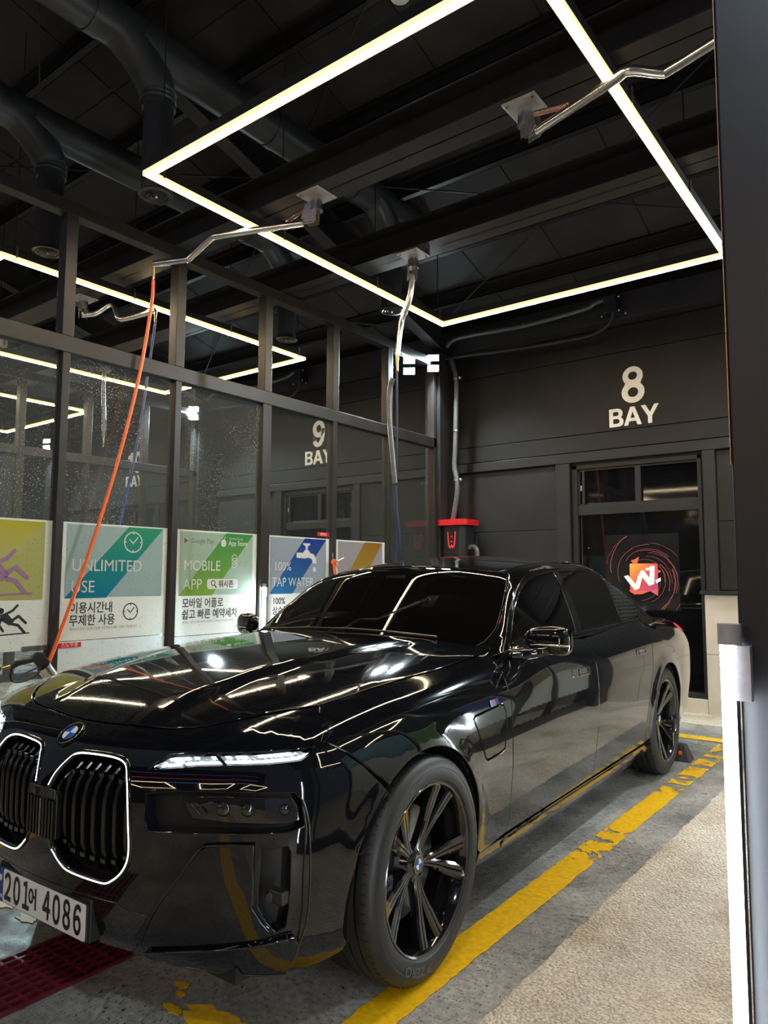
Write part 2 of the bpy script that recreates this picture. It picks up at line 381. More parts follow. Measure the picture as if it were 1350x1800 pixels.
# back wall: openings for the doors, cladding pieces in front
ops = [(XC+k*BAY-.73, XC+k*BAY+.68) for k in (-2, -1, 0)]
m_ = MB(); xs = -16
for (a, b_) in ops:
    m_.box((xs, YB+.02, 0), (a, YB+.2, 2.66)); m_.box((a, YB+.14, 0), (b_, YB+.2, 2.66)); xs = b_
m_.box((xs, YB+.02, 0), (9, YB+.2, 2.66)); m_.box((-16, YB+.02, 2.66), (9, YB+.2, 4.9))
wall_back = struct(m_.build('wall_back', M['wall']))
for k in (-2, -1, 0, 1):
    xc = XC+k*BAY; a, b_ = xc-.73, xc+.68; l, r = xc-BAY/2+.08, xc+BAY/2-.08
    def cl(nm, x0, x1, z0, z1, y0=YB, mm='wall', bev=.003): return boxo(nm, (x0, y0, z0), (x1, YB+.02, z1), M[mm], wall_back, bevel=bev)
    z = 3.016
    for z1 in (3.9, 4.2): cl('cladding_panel', l, r, z, z1-.006, YB-.0); z = z1
    cl('cladding_panel', l, r, 2.815, 3.008)
    cl('wall_rail', l, r, 2.69, 2.80, YB-.035, 'wallframe')
    cl('wall_stud', a-.19, a-.02, 0, 2.69, YB-.03, 'wallframe'); cl('wall_stud', b_+.02, b_+.14, 1.24, 2.69, YB-.03, 'wallframe')
    z = .02
    for z1 in (.98, 1.93, 2.68): cl('cladding_panel', l, a-.20, z, z1-.006); z = z1
    z = 1.25
    for z1 in (1.95, 2.68): cl('cladding_panel', b_+.15, r, z, z1-.006); z = z1
    cl('ledge', b_-.04, r, 1.205, 1.24, YB-.07, 'wallframe')
    tx = b_+.0
    for (x0, x1) in ((tx, tx+.6), (tx+.604, tx+1.2), (tx+1.204, r)):
        for (z0, z1) in ((0, .60), (.604, 1.2)): cl('stone_tile', x0, x1, z0, z1, YB-.035, 'concrete_kerb', .002)
    cl('stone_tile', a, b_-.004, 0, .145, YB-.035, 'concrete_kerb', .002)
# bay numbers
def ell(cx, cy, rx, ry, n=30, a0=0, a1=360): return [(cx+rx*math.cos(R_(a0+(a1-a0)*i/n)), cy+ry*math.sin(R_(a0+(a1-a0)*i/n))) for i in range(n)]
def band(c, w_):   # outline of a thick open stroke
    L1, L2 = [], []
    for i, p in enumerate(c):
        a = Vector(c[max(i-1, 0)]); b = Vector(c[min(i+1, len(c)-1)]); d = (b-a).normalized(); n = Vector((-d.y, d.x))*w_/2
        L1.append((p[0]+n.x, p[1]+n.y)); L2.append((p[0]-n.x, p[1]-n.y))
    return L1+L2[::-1]
GLYPH = {
 'B': (.80, [([(0,0),(.48,0),(.64,.03),(.74,.11),(.78,.24),(.75,.39),(.63,.51),(.71,.59),(.74,.71),(.71,.85),(.62,.95),(.46,1),(0,1)], [[(.21,.17),(.45,.17),(.54,.21),(.57,.30),(.53,.40),(.44,.44),(.21,.44)], [(.21,.60),(.42,.60),(.50,.63),(.53,.71),(.50,.80),(.42,.83),(.21,.83)]])]),
 'A': (.93, [([(0,0),(.22,0),(.30,.22),(.65,.22),(.73,0),(.95,0),(.59,1),(.36,1)], [[(.355,.39),(.595,.39),(.475,.75)]])]),
 'Y': (.93, [([(.36,0),(.57,0),(.57,.38),(.93,1),(.70,1),(.47,.58),(.24,1),(0,1),(.36,.38)], [])]),
 '8': (.62, [(ell(.31,.285,.31,.295,40,48,-228)+ell(.31,.735,.275,.265,40,222,-42)[::1], [ell(.31,.745,.125,.115), ell(.31,.285,.145,.135)])]),
 '9': (.62, [(ell(.31,.68,.30,.32), [ell(.31,.69,.125,.15)]), (band([(.525,.68),(.52,.45),(.47,.25),(.37,.115),(.24,.09),(.15,.14),(.105,.24)], .175), [])]),
 '1': (.42, [([(.16,0),(.38,0),(.38,1),(.21,1),(.17,.90),(0,.85),(0,.69),(.16,.69)], [])]),
 '0': (.62, [(ell(.31,.5,.31,.51), [ell(.31,.5,.12,.34)])]),
}
for c_, src in (('2', '9'), ('3', '8'), ('4', 'A'), ('5', '9')): pass
GLYPH['4'] = (.64, [([(.36,0),(.56,0),(.56,.20),(.66,.20),(.66,.37),(.56,.37),(.56,1),(.36,1),(0,.40),(0,.20),(.36,.20)], [[(.17,.37),(.36,.37),(.36,.72)]])])
def glyphs(name, body, hgt, m_, parent, fn, thick, kern=.05):
    wid = sum(GLYPH[c][0]+kern for c in body)-kern; x = -wid/2; V, F = [], []
    for c in body:
        for outer, holes in GLYPH[c][1]:
            vs = list(outer); ed = [(i, (i+1) % len(outer)) for i in range(len(outer))]
            for h in holes: b0 = len(vs); vs += h; ed += [(b0+i, b0+(i+1) % len(h)) for i in range(len(h))]
            r = delaunay_2d_cdt([Vector(p) for p in vs], ed, [], 0, 1e-6); P = [(p.x, p.y) for p in r[0]]; fs = []
            def ins(q, poly):
                k = False; j = len(poly)-1
                for i in range(len(poly)):
                    if (poly[i][1] > q[1]) != (poly[j][1] > q[1]) and q[0] < (poly[j][0]-poly[i][0])*(q[1]-poly[i][1])/(poly[j][1]-poly[i][1])+poly[i][0]: k = not k
                    j = i
                return k
            for t in r[2]:
                q = (sum(P[i][0] for i in t)/3, sum(P[i][1] for i in t)/3)
                if ins(q, outer) and not any(ins(q, h) for h in holes): fs.append(tuple(t))
            b0 = len(V); n = len(P)
            V += [fn((p[0]+x)*hgt, p[1]*hgt, thick) for p in P]+[fn((p[0]+x)*hgt, p[1]*hgt, 0) for p in P]
            ec = {(t[i], t[(i+1) % 3]) for t in fs for i in range(3)}
            F += [tuple(b0+i for i in t) for t in fs]+[(b0+b, b0+a, b0+a+n, b0+b+n) for (a, b) in ec if (b, a) not in ec]
        x += GLYPH[c][0]+kern
    return MB().add(V, F).build(name, m_, parent)
SIGNS = {'8': 'large white 8 BAY lettering on the back wall above the car', '9': 'white 9 BAY lettering seen through the glass partition', '10': 'faint white 10 BAY lettering farthest left behind wet glass'}
def wall_sign(xc, num):
    e = empty('bay_sign', (xc, YB, 3.05), 0, SIGNS[num], 'sign', 'bay number signs')
    def fn(dx, dz): return lambda u, v, h: (u+dx, -.001-h, v+dz)
    glyphs('numeral', num, .405, M['white_letter'], e, fn(0, .252), .008); glyphs('letters', 'BAY', .205, M['white_letter'], e, fn(0, 0), .008, .0)
wall_sign(XC, '8'); wall_sign(XC-BAY, '9'); wall_sign(XC-2*BAY, '10')

# doors with transom windows
def door(xc, n, poster):
    a, b_ = xc-.73, xc+.68
    d = MB(); y = YB+.0
    for lo, hi in (((a, y, .145), (a+.06, YB+.12, 2.66)), ((b_-.04, y, .145), (b_, YB+.12, 2.66)), ((a, y, 2.61), (b_, YB+.12, 2.66)), ((a, y+.01, 2.08), (b_, YB+.12, 2.19)), ((a, y+.01, .145), (b_, YB+.12, .20))): d.box(lo, hi)
    D = struct(d.build('door_%d' % n, M['wallframe'], bevel=.004))
    boxo('glass_pane', (a+.06, YB+.05, .20), (b_-.04, YB+.06, 2.08), M['dark_glass'], D)
    m2 = MB(); m2.box((a+.085, YB+.035, .2), (a+.095, YB+.05, 2.07)); m2.build('door_edge', M['steel'], D)
    W = struct(MB().box((a+.06, YB+.02, 2.19), (b_-.04, YB+.03, 2.21)).box((a+.06, YB+.02, 2.585), (b_-.04, YB+.03, 2.61)).box((a+.06, YB+.02, 2.19), (a+.09, YB+.03, 2.61)).box((xc-.01, YB+.01, 2.19), (xc+.05, YB+.035, 2.61)).box((a+.12, YB+.0, 2.205), (a+.145, YB+.03, 2.595)).build('window_%d' % n, M['wallframe'], bevel=.003))
    boxo('glass_pane', (a+.06, YB+.045, 2.2), (xc+.02, YB+.05, 2.6), M['dark_glass'], W)
    boxo('glass_pane', (xc+.02, YB+.055, 2.2), (b_-.04, YB+.06, 2.6), M['dark_glass'], W)
    boxo('window_handle', (a+.10, YB-.0, 2.36), (a+.115, YB+.02, 2.42), M['satin'], W)
    tag(boxo('glass_stud', (a+.16, YB+.03, 1.70), (a+.172, YB+.05, 1.712), M['satin'], D))
door(XC, 1, True); door(XC-BAY, 2, False); door(XC-2*BAY, 3, False)

# far side of the lane: facing row of bays
wall_far = struct(boxo('wall_far', (-16, -12.2, 0), (9, -12, 11), M['wall']))
e = empty('facing_bay_sign', (-4.2, -12, 3.20), math.pi, 'white 4 BAY lettering across the lane, seen only mirrored in the door glass', 'sign', 'bay number signs')
glyphs('numeral', '4', .405, M['white_letter'], e, lambda u, v, h: (u, -.001-h, v+.252), .008); glyphs('letters', 'BAY', .205, M['white_letter'], e, lambda u, v, h: (u, -.001-h, v), .008, .0)
for z, mm, nm in ((8.6, 'neon_p', 'violet'), (6.9, 'neon_r', 'red'), (5.7, 'neon_b', 'blue')):
    e = tag(MB().tube([(-12, -11.9, z), (7, -11.9, z)], .04, 8).build('neon_tube', M[mm]), '%s neon tube high across the lane, seen only mirrored in the front bumper' % nm, 'neon light')
    for x in (-11, -5, 1, 6): MB().box((x-.02, -11.995, z-.02), (x+.02, -11.9, z+.02)).build('bracket', M['steel'], e)

# ---------------------------------------------------------------- bay fittings
# glass partitions
def partition(x, label):
    e = empty('glass_partition', (x, 0, 0), 0, label, 'partition', 'glass partitions between the bays')
    PY = [-.43, .535, 1.505, 2.50, 3.46, 4.40]
    boxo('top_rail', (-.05, -.9, 4.0), (.05, 5.36, 4.10), M['steel'], e, .004)
    boxo('middle_rail', (-.05, -.9, 2.97), (.05, 5.36, 3.09), M['steel'], e, .004)
    boxo('bottom_rail', (-.04, -.9, 0), (.04, 5.36, .10), M['steel'], e, .004)
    for i, y in enumerate(PY):
        w_ = .055 if i == 3 else .03
        boxo('lower_post', (-.045, y-w_, .10), (.045, y+w_, 2.97), M['steel'], e, .004)
        boxo('upper_post', (-.05, y-.045, 3.09), (.05, y+.045, 4.0), M['steel'], e, .004)
    boxo('end_post', (-.05, 5.30, .1), (.05, 5.36, 4.0), M['steel'], e, .004)
    ys = [-.85]+PY+[5.30]
    for i in range(len(ys)-1):
        boxo('glass_pane', (-.004, ys[i]+.04, .1), (.004, ys[i+1]-.04, 2.97), M['glass'] if i < 4 else M['glass_clear'], e)
    return e
part8 = partition(XP, 'black framed glass partition with printed posters left of the black car')
p2 = copy_tree(part8); p2.location.x = XP-BAY; p2['label'] = 'black framed glass partition seen behind the nearest one, beyond the next bay'
p3 = copy_tree(part8); p3.location.x = XP+BAY; p3['label'] = 'glass partition behind the dark foreground column, seen in the car door reflections'
# columns at the partition ends
def column(x, y0, y1, w0, w1, h, name, label):
    o = boxo(name, (x+w0, y0, 0), (x+w1, y1, h), M['steel'], None, .006); return tag(o, label, 'column', 'steel columns')
column(XP, 5.37, YB-.04, -.13, .09, 4.19, 'steel_column', 'dark steel column in the back corner beside the red capped vacuum')
column(XP-BAY, 5.37, YB-.04, -.13, .09, 4.19, 'steel_column', 'dark steel column in the back corner of the ninth bay')
column(XP-2*BAY, 5.37, YB-.04, -.13, .09, 4.19, 'steel_column', 'dark steel column in the far left back corner behind the tenth bay lamp')
column(XP+BAY, 5.37, YB-.04, -.13, .09, 4.19, 'steel_column', 'dark steel column at the back right corner of the bay')
M['col_front'] = mat('dark navy column sheet', (.013, .013, .018), .42, var=.1, scale=3, bump=.02)
o = boxo('front_column', (2.160, -.85, 0), (2.42, -.55, 6.4), M['col_front'], None, .003); tag(o, 'tall dark column in the right foreground carrying a white tube lamp', 'column')
boxo('edge_trim', (2.1585, -.853, 1.55), (2.1600, -.846, 6.4), M['copper'], o)
o = boxo('front_column', (XP-.12, -1.1, 0), (XP+.12, -.9, 6.4), M['col_front'], None, .003); tag(o, 'tall dark column at the front end of the poster partition', 'column')

# vertical tube lamps
def tube_lamp(loc, rz, label, ln=1.25, rt=.0155):
    e = empty('tube_lamp', loc, rz, label, 'lamp', 'vertical tube lamps on the partitions')
    MB().cyl((0, 0, -ln), (0, 0, 0), rt, n=20).build('light_tube', M['tube'], e, 40)
    MB().box((-.004, .006, -ln), (.010, .030, 0)).build('housing', M['black_plastic'], e)
    MB().cyl((.004, .003, 0), (.004, .003, .032), .0175, n=24).build('end_cap', M['cap_grey'], e, 40)
    MB().cyl((0, .003, -ln-.04), (0, .003, -ln), .0215, n=24).build('end_cap', M['cap_grey'], e, 40)
    boxo('bracket', (.012, -.006, -.085), (.034, .012, -.001), M['cap_grey'], e)
    return e
tube_lamp((2.1495, -.885, 1.262), 0, 'bright white tube lamp on the dark column in the right foreground', 1.2, .0098)
tube_lamp((XP+.075, 2.47, 1.27), R_(90), 'white tube lamp on a glass partition post beside the windscreen', 1.1)
tube_lamp((XP-.075, 2.47, 1.27), R_(-90), 'tube lamp on the far side of the poster partition, behind the posters', 1.1)  # unseen lamp, added so the translucent posters glow from behind
tube_lamp((XP-.075, 1.505, 1.27), R_(-90), 'tube lamp behind the post between the unlimited use and mobile app posters', 1.1)  # another unseen backlight added for the posters
tube_lamp((XP+BAY-.07, 2.47, 1.27), R_(-90), 'tube lamp facing the car doors, seen only in their reflections', 1.1)

# LED frames
def led_frame(xc, yoff=0, label='', z=3.98):
    e = empty('led_light_frame', (xc, yoff, z), 0, label, 'light fixture', 'rectangular led frames under the roof')
    x0, x1, y0, y1 = -1.355, 1.355, .515, 4.04; hw = .026
    for (a, b_) in (((x0-hw, y0-hw), (x1+hw, y0+hw)), ((x0-hw, y1-hw), (x1+hw, y1+hw)), ((x0-hw, y0+hw), (x0+hw, y1-hw)), ((x1-hw, y0+hw), (x1+hw, y1-hw))):
        m_ = MB(); m_.box((a[0], a[1], .012), (b_[0], b_[1], .075)); m_.build('housing', M['steel'], e)
        m_ = MB(); m_.box((a[0]+.013, a[1]+.013 if b_[1]-a[1] < .1 else a[1], -.0235), (b_[0]-.013, b_[1]-.013 if b_[1]-a[1] < .1 else b_[1], -.021)); df = m_.build('diffuser', M['led'], e)
        m_ = MB(); m_.box((a[0]+.001, a[1]+.001 if b_[1]-a[1] < .1 else a[1], -.021), (b_[0]-.001, b_[1]-.001 if b_[1]-a[1] < .1 else b_[1], .011)); m_.build('diffuser_halo', M['led_halo'], df)
    for x in (x0, x1):
        for y in (y0+.1, 1.72, 2.9, y1-.1):
            zz = min(roofz(y)-.2-z, 2.2)
            MB().tube([(x, y, .075), (x, y, zz)], .005, 6).build('suspension_rod', M['steel'], e)
            MB().box((x+.026, y-.008, .0), (x+.034, y+.008, .10)).build('clip', M['satin'], e)
    for y in (y0, y1):
        for x in (-.45, .45): MB().box((x-.008, y+.026, .0), (x+.008, y+.034, .10)).build('clip', M['satin'], e)
    return e
led8 = led_frame(XC, 0, 'warm white led frame hanging above the black car')
for k, lb in ((-1, 'warm white led frame seen over the glass partition in the ninth bay'), (-2, 'warm white led frame farthest left beyond two partitions'), (1, 'warm white led frame of the next bay right, seen only in reflections')):
    c = copy_tree(led8); c.location.x = XC+k*BAY; c['label'] = lb
for k, lb in ((-1, 'warm white led frame across the lane to the left, seen only in reflections'), (0, 'warm white led frame straight across the lane, seen only in reflections'), (1, 'warm white led frame across the lane to the right, seen only in reflections')):
    c = copy_tree(led8); c.location = (XC+k*BAY+1, -12.2, 3.98); c['label'] = lb

# ventilation ducts with drop outlets
def duct(x, label):
    zc = 5.12; e = empty('ventilation_duct', (x, 0, 0), 0, label, 'duct', 'ventilation ducts under the roof')
    MB().cyl((0, -2.2, zc), (0, 4.05, zc), .15, n=28).build('main_duct', M['duct'], e, 40)
    for y in (-1.3, .28, .62, 1.9, 3.0): MB().cyl((0, y-.05, zc), (0, y+.05, zc), .157, n=28).build('joint_band', M['duct'], e, 40)
    for y in (.80, 3.59):
        p = [(0, y-.42, zc), (0, y-.27, zc-.04), (0, y-.10, zc-.19), (0, y-.015, zc-.30), (0, y, zc-.42)]
        MB().tube(crv(p, 4), [.145]*6+[.135]*6+[.118]*5, 24, up=(1, 0, 0)).build('elbow', M['duct'], e, 50)
        for dz in (.30, .335, .37): MB().lathe([(.117, -dz-.012), (.128, -dz), (.117, -dz+.012)], (0, y-.008, zc), n=28).build('elbow_ring', M['duct'], e, 50)
        MB().cyl((0, y, 4.06), (0, y, zc-.38), .105, n=32).build('drop_pipe', M['duct'], e, 40)
        d = MB(); d.lathe([(.106, 4.075), (.122, 4.06), (.122, 4.052), (.10, 4.048)], (0, y, 0), n=36)
        for r in (.084, .056, .03): d.lathe([(r, 4.052), (r+.012, 4.044), (r+.014, 4.052)], (0, y, 0), n=32, closed=True)
        d.build('outlet_rings', M['satin' if False else 'duct'], e, 40)
        MB().cyl((0, y, 4.062), (0, y, 4.066), .10, n=28).build('outlet_back', M['black_plastic'], e)
        MB().ball((0, y, 4.050), .012, 10, 6).build('outlet_centre', M['satin'], e, 60)
    return e
d1 = duct(-1.87, 'dark round duct nearest the car with two drop outlets')
d2 = copy_tree(d1); d2.location.x = -3.365; d2['label'] = 'dark round duct left of the partition with two drop outlets'

# swinging hose arms under the cross beams
def hose_arm(px, py, pts, label, hose=None, spring=True):
    """pts: arm pipe points relative to the plate centre"""
    e = empty('hose_boom', (px, py, 4.105), 0, label, 'hose arm', 'stainless hose arms under the cross beams')
    boxo('mounting_plate', (-.105, -.105, -.008), (.105, .105, 0), M['plate_grey'], e, .003)
    for sx in (-1, 1):
        for sy in (-1, 1): MB().cyl((sx*.08, sy*.08, -.016), (sx*.08, sy*.08, -.008), .011, n=6).build('bolt', M['stainless'], e)
    MB().lathe([(.0, -.008), (.045, -.008), (.045, -.105), (.049, -.108), (.049, -.118), (.0, -.118)], n=24).build('swivel', M['stainless'], e, 35)
    MB().tube(crv([(0, 0, -.115), (0, 0, -.165), (.0, 0, -.19)], 3), .011, 10).build('swivel_fitting', M['brass'], e, 40)
    a = Vector(pts[0]); dirn = Vector((a.x, a.y, 0)).normalized(); sd = Vector((-dirn.y, dirn.x, 0))
    for s_ in (-1, 1):
        q = []
        for (u, v) in ((-.02, -.04), (.075, -.075), (.10, -.175), (.07, -.205), (-.01, -.205)):
            q.append((u, v))
        MB().prism(q, lambda u, v, h, s_=s_: tuple(dirn*u+sd*(s_*.034+h)+Vector((0, 0, v))), .004).build('side_plate', M['satin'], e)
    MB().tube([tuple(dirn*.02+Vector((0, 0, -.19))), tuple(dirn*.12+Vector((0, 0, -.19)))], .012, 4).build('pivot_block', M['satin'], e)
    P = [tuple(Vector(p)) for p in pts]
    MB().tube(crv(P, 5), .025, 14).build('arm_pipe', M['stainless'], e, 40)
    if spring:
        s0 = dirn*.06+Vector((0, 0, -.075)); s1 = Vector(pts[0])+(Vector(pts[1])-Vector(pts[0]))*.45+Vector((0, 0, .03)); n_ = 60
        sp = []
        ax = (s1-s0); L_ = ax.length; ax.normalize(); u = ax.cross(Vector((0, 0, 1))).normalized(); w2 = ax.cross(u)
        for i in range(n_*4+1):
            t = i/(n_*4); an = 2*math.pi*n_*t/2.4
            sp.append(tuple(s0+ax*L_*t+(u*math.cos(an)+w2*math.sin(an))*.014))
        MB().tube(sp, .0035, 5).build('spring', M['copper'], e, 60)
    ep = Vector(P[-1])
    MB().tube([tuple(ep+Vector((0, 0, .0))), tuple(ep+Vector((0, 0, -.05))), tuple(ep+Vector((0, 0, -.14)))], [.016, .013, .010], 10).build('hose_fitting', M['brass'], e, 50)
    return e
def hose(name, pts, r, m_, label, n=8):
    o = MB().tube(crv(pts, n), r, 10).build(name, M[m_], None, 60); return tag(o, label, 'hose')
# front-left arm of this bay, with the orange hose
AL = (-1.02, 1.55)
LP = [(-.09, -.035, -.195), (-.36, -.16, -.205), (-.72, -.29, -.205), (-.80, -.30, -.205), (-1.10, -.25, -.25), (-1.17, -.25, -.253), (-1.42, -.36, -.26)]
hose_arm(AL[0], AL[1], LP, 'polished hose arm reaching left above the partition with an orange hose')
x, y = AL[0]+LP[-1][0], AL[1]+LP[-1][1]
hose('hose', [(x, y, 3.71), (x, y-.01, 3.5), (x-.0, y-.10, 2.9), (x+.0, y-.26, 2.2), (x+.0, y-.465, 1.5), (x+.0, y-.665, .92), (x, y-.73, .70), (x-.0, y-.70, .35), (x, y-.55, .06)], .013, 'orange_hose', 'long orange hose hanging from the arm in front of the posters')
# front-right arm
RP = [(.08, -.02, -.19), (.56, -.165, -.19), (.67, -.19, -.185), (.79, -.085, -.19), (.85, -.085, -.19), (1.15, -.175, -.19), (1.45, -.25, -.19)]
hose_arm(XC+.82, 1.555, RP, 'polished hose arm reaching right towards the dark foreground column')
# rear arm, pointing to the back with a hanging dark hose
BP = [(-.01, .01, -.17), (-.04, .01, -.355), (-.11, .0, -.535), (-.125, -.01, -.62), (-.15, -.02, -.855)]
hose_arm(-1.02, 2.76, BP, 'hose arm under the second beam hanging steeply down', spring=False)
hose('hose', [(-1.17, 2.735, 3.12), (-1.165, 2.73, 2.9), (-1.165, 2.73, 2.5), (-1.17, 2.73, 2.1), (-1.165, 2.73, 1.6), (-1.22, 2.72, 1.1), (-1.24, 2.7, .3)], .009, 'navy_hose', 'thin navy hose hanging behind the car roof in front of the glass')
def sleeve():
    o = MB().tube(crv([(-1.155, 2.66, 3.03), (-1.19, 2.66, 2.93), (-1.19, 2.66, 2.70), (-1.16, 2.66, 2.4), (-1.13, 2.66, 2.14)], 6), .021, 12).build('hose_sleeve', M['grey_pipe'], None, 60)
    tag(o, 'grey sleeve over the hanging hose beside the number 9', 'sleeve')
    hose('hose', [(-1.13, 2.66, 2.12), (-1.115, 2.66, 1.9), (-1.09, 2.66, 1.6), (-1.13, 2.62, 1.2), (-1.18, 2.6, .85), (-1.2, 2.58, .3)], .016, 'navy_hose', 'thick navy hose leaving the grey sleeve behind the car roof')
sleeve()
# ninth bay arms
NL = [(.0, -.06, -.19), (.10, -.20, -.2), (.16, -.30, -.10), (.22, -.36, -.16), (.26, -.44, -.19), (.42, -.62, -.12)]
hose_arm(-4.20, 1.6, [(.05, -.03, -.19), (.16, .05, -.17), (.28, .14, -.08), (.36, .16, -.22), (.44, .20, -.24), (.74, .32, -.19)], 'short folded hose arm in the ninth bay above the partition rail', spring=False)
hose('hose', [(-3.46, 1.92, 3.80), (-3.48, 1.9, 3.5), (-3.47, 1.78, 2.6), (-3.47, 1.62, 1.8), (-3.46, 1.48, 1.1), (-3.46, 1.40, .5)], .012, 'blue_hose', 'blue hose hanging behind the glass next to the orange one')
hose_arm(XC-BAY-.83+.0, 2.76, [(-.01, .02, -.19), (-.02, .02, -.34), (-.10, .08, -.60), (-.12, .10, -.68), (-.20, .16, -.98)], 'hose arm hanging down in the ninth bay behind the glass', spring=False)
hose_arm(XC-BAY-.83, 1.55, [(-.09, -.02, -.19), (-.36, -.10, -.2), (-.7, -.2, -.2), (-.9, -.24, -.1), (-1.1, -.25, -.2), (-1.4, -.3, -.2)], 'hose arm over the far partition of the ninth bay', spring=False)
# boom pipes high on the back wall
def boom(xo, lb):
    e = empty('vacuum_boom', (xo, 0, 0), 0, lb, 'pipe', 'vacuum booms on the back wall')
    MB().tube(crv([(-2.43, 5.5, 4.28), (-2.34, 5.5, 4.345), (-2.1, 5.5, 4.36), (-1.33, 5.5, 4.33), (-.63, 5.5, 4.36), (-.48, 5.5, 4.40), (-.36, 5.5, 4.42)], 6), .025, 12).build('upper_pipe', M['grey_pipe'], e, 50)
    MB().tube(crv([(-.29, 5.48, 4.36), (-.28, 5.48, 4.24), (-.34, 5.48, 4.12), (-.50, 5.48, 4.05), (-.84, 5.48, 4.04), (-1.56, 5.48, 4.07), (-2.45, 5.48, 4.13)], 6), .022, 12).build('lower_pipe', M['black_rubber'], e, 50)
    for x in (-1.35, -.62): MB().cyl((x-.012, 5.5, 4.335 if x < -1 else 4.362), (x+.012, 5.5, 4.335 if x < -1 else 4.362), .033, n=14).build('clamp', M['grey_pipe'], e, 40)
    boxo('bracket', (-.37, 5.44, 4.24), (-.23, 5.60, 4.44), M['black_plastic'], e, .006)
    for (x, z) in ((-.39, 4.22), (-.20, 4.25), (-.20, 4.40), (-.13, 4.20)): MB().ball((x, 5.45, z), .012, 8, 6).build('bolt', M['satin'], e, 60)
boom(0, 'vacuum boom pipe with black hose above the number 8'); boom(-BAY, 'vacuum boom pipe above the number 9 seen over the partition')
# conduit and vacuum on the back left corner
e = empty('conduit', (0, 0, 0), 0, 'grey conduit pipe running down the back corner to the red capped vacuum', 'pipe')
MB().tube(crv([(-2.40, 5.55, 4.14), (-2.36, 5.55, 4.02), (-2.32, 5.55, 3.85), (-2.32, 5.55, 3.5), (-2.335, 5.55, 3.0), (-2.35, 5.55, 2.75), (-2.32, 5.55, 2.6), (-2.31, 5.55, 2.45), (-2.34, 5.55, 2.25), (-2.39, 5.55, 2.03)], 6), .032, 14).build('pipe', M['grey_pipe'], e, 50)
for x, z in ((-2.325, 3.86), (-2.325, 2.57), (-2.33, 3.2)): MB().cyl((x, 5.55, z-.008), (x, 5.55, z+.008), .037, n=16).build('clamp', M['satin'], e, 40)
for z in (3.86, 2.57): MB().ball((-2.25, 5.53, z), .022, 10, 6).build('stud', M['satin'], e, 60)
v = empty('vacuum_unit', (-2.29, 5.53, 0), 0, 'black wall vacuum with a bright red cap and red emblem behind the car roof', 'vacuum cleaner')
def oct_(r, k=.25, n=8): return [(r*math.cos(R_(22.5+45*i)), r*math.sin(R_(22.5+45*i))*.85) for i in range(n)]
MB().prism(rbox_pts(-.17, -.15, .17, .15, .08, 6), lambda a, b_, h: (a, b_, h), .36).build('body', M['black_plastic'], v, 30, loc=(0, 0, 1.64))
MB().prism(rbox_pts(-.215, -.19, .215, .19, .08, 6), lambda a, b_, h: (a, b_, h), .07).build('cap', M['red_plastic'], v, 30, loc=(0, 0, 2.00))
MB().prism(rbox_pts(-.19, -.17, .19, .17, .08, 6), lambda a, b_, h: (a, b_, h), .012).build('base_ring', M['red_plastic'], v, 30, loc=(0, 0, 1.565))
MB().prism(rbox_pts(-.17, -.15, .17, .15, .08, 6), lambda a, b_, h: (a, b_, h), .07).build('lower_body', M['black_plastic'], v, 30, loc=(0, 0, 1.575))
for pts in ([(-.05, .30), (-.05, .27), (-.04, .15), (-.02, .10), (0, .135), (.02, .10), (.04, .15), (.05, .27), (.05, .30)],):
    MB().tube([(a, -.153, 1.62+b_) for a, b_ in crv(pts, 3)], .010, 6).build('emblem', M['red_paint'], v, 60)
for dz in (.24, .18): MB().ball((0, -.153, 1.62+dz), .012, 8, 6).build('emblem_dot', M['red_paint'], v, 60)
MB().tube(crv([(.16, -.02, 1.72), (.22, -.02, 1.74), (.27, -.02, 1.70), (.28, -.02, 1.60), (.28, -.02, 1.3)], 5), .03, 12).build('hose_stub', M['grey_pipe'], v, 50)
boxo('switch_box', (-.26, -.06, 1.58), (-.185, .02, 1.98), M['black_plastic'], v, .005)
MB().ball((-.225, -.07, 1.82), .018, 10, 6).build('knob', M['satin'], v, 60)
tag(boxo('vacuum_bracket', (-2.40, 5.725, 1.5), (-2.16, YB-.002, 1.9), M['steel']), 'dark bracket holding the wall vacuum', 'bracket')

# flood lamps
def flood(loc, rz, tilt, label, power, rod=0):
    e = empty('flood_lamp', loc, rz, label, 'flood lamp', 'flood lamps over the back corners')
    for s_ in (1, -1):
        q = lambda p, s_=s_: (p[0], p[1]*1.0, p[2]+s_*.062)
        def tl(p, s_=s_):
            a = R_(tilt-s_*14); y, z = p[1], p[2]
            return (p[0], y*math.cos(a)-z*math.sin(a), y*math.sin(a)+z*math.cos(a)+s_*.066)
        MB().box((-.075, .0, -.045), (.075, .04, .045), tl).build('head', M['black_plastic'], e)
        MB().box((-.066, -.006, -.038), (.066, .0, .038), tl).build('lens', M['flood'], e)
    boxo('arm', (-.012, .03, -.06), (.012, .10, .06+rod), M['steel'], e)
    l = bpy.data.lights.new('flood_light', 'SPOT'); l.energy = power; l.color = (.78, .93, 1); l.spot_size = R_(140); l.spot_blend = .6; l.shadow_soft_size = .07
    lo = bpy.data.objects.new('flood_light', l); COL.objects.link(lo); lo.parent = e; lo.location = (0, -.05, -.01); lo.rotation_euler = (R_(-(42-tilt)), 0, 0)
    return e
flood((-2.47, 5.25, 4.02), R_(32), 8, 'pair of dazzling cool flood lamps at the back corner above the vacuum', 100)
flood((-2.60, 4.92, 3.93), R_(35), 8, 'smaller pair of flood lamps on the partition seen beside the hanging hose', 60)
flood((XP-BAY+.1, 5.25, 4.02), R_(32), 8, 'cool flood lamps of the ninth bay shining through the wet glass', 140)
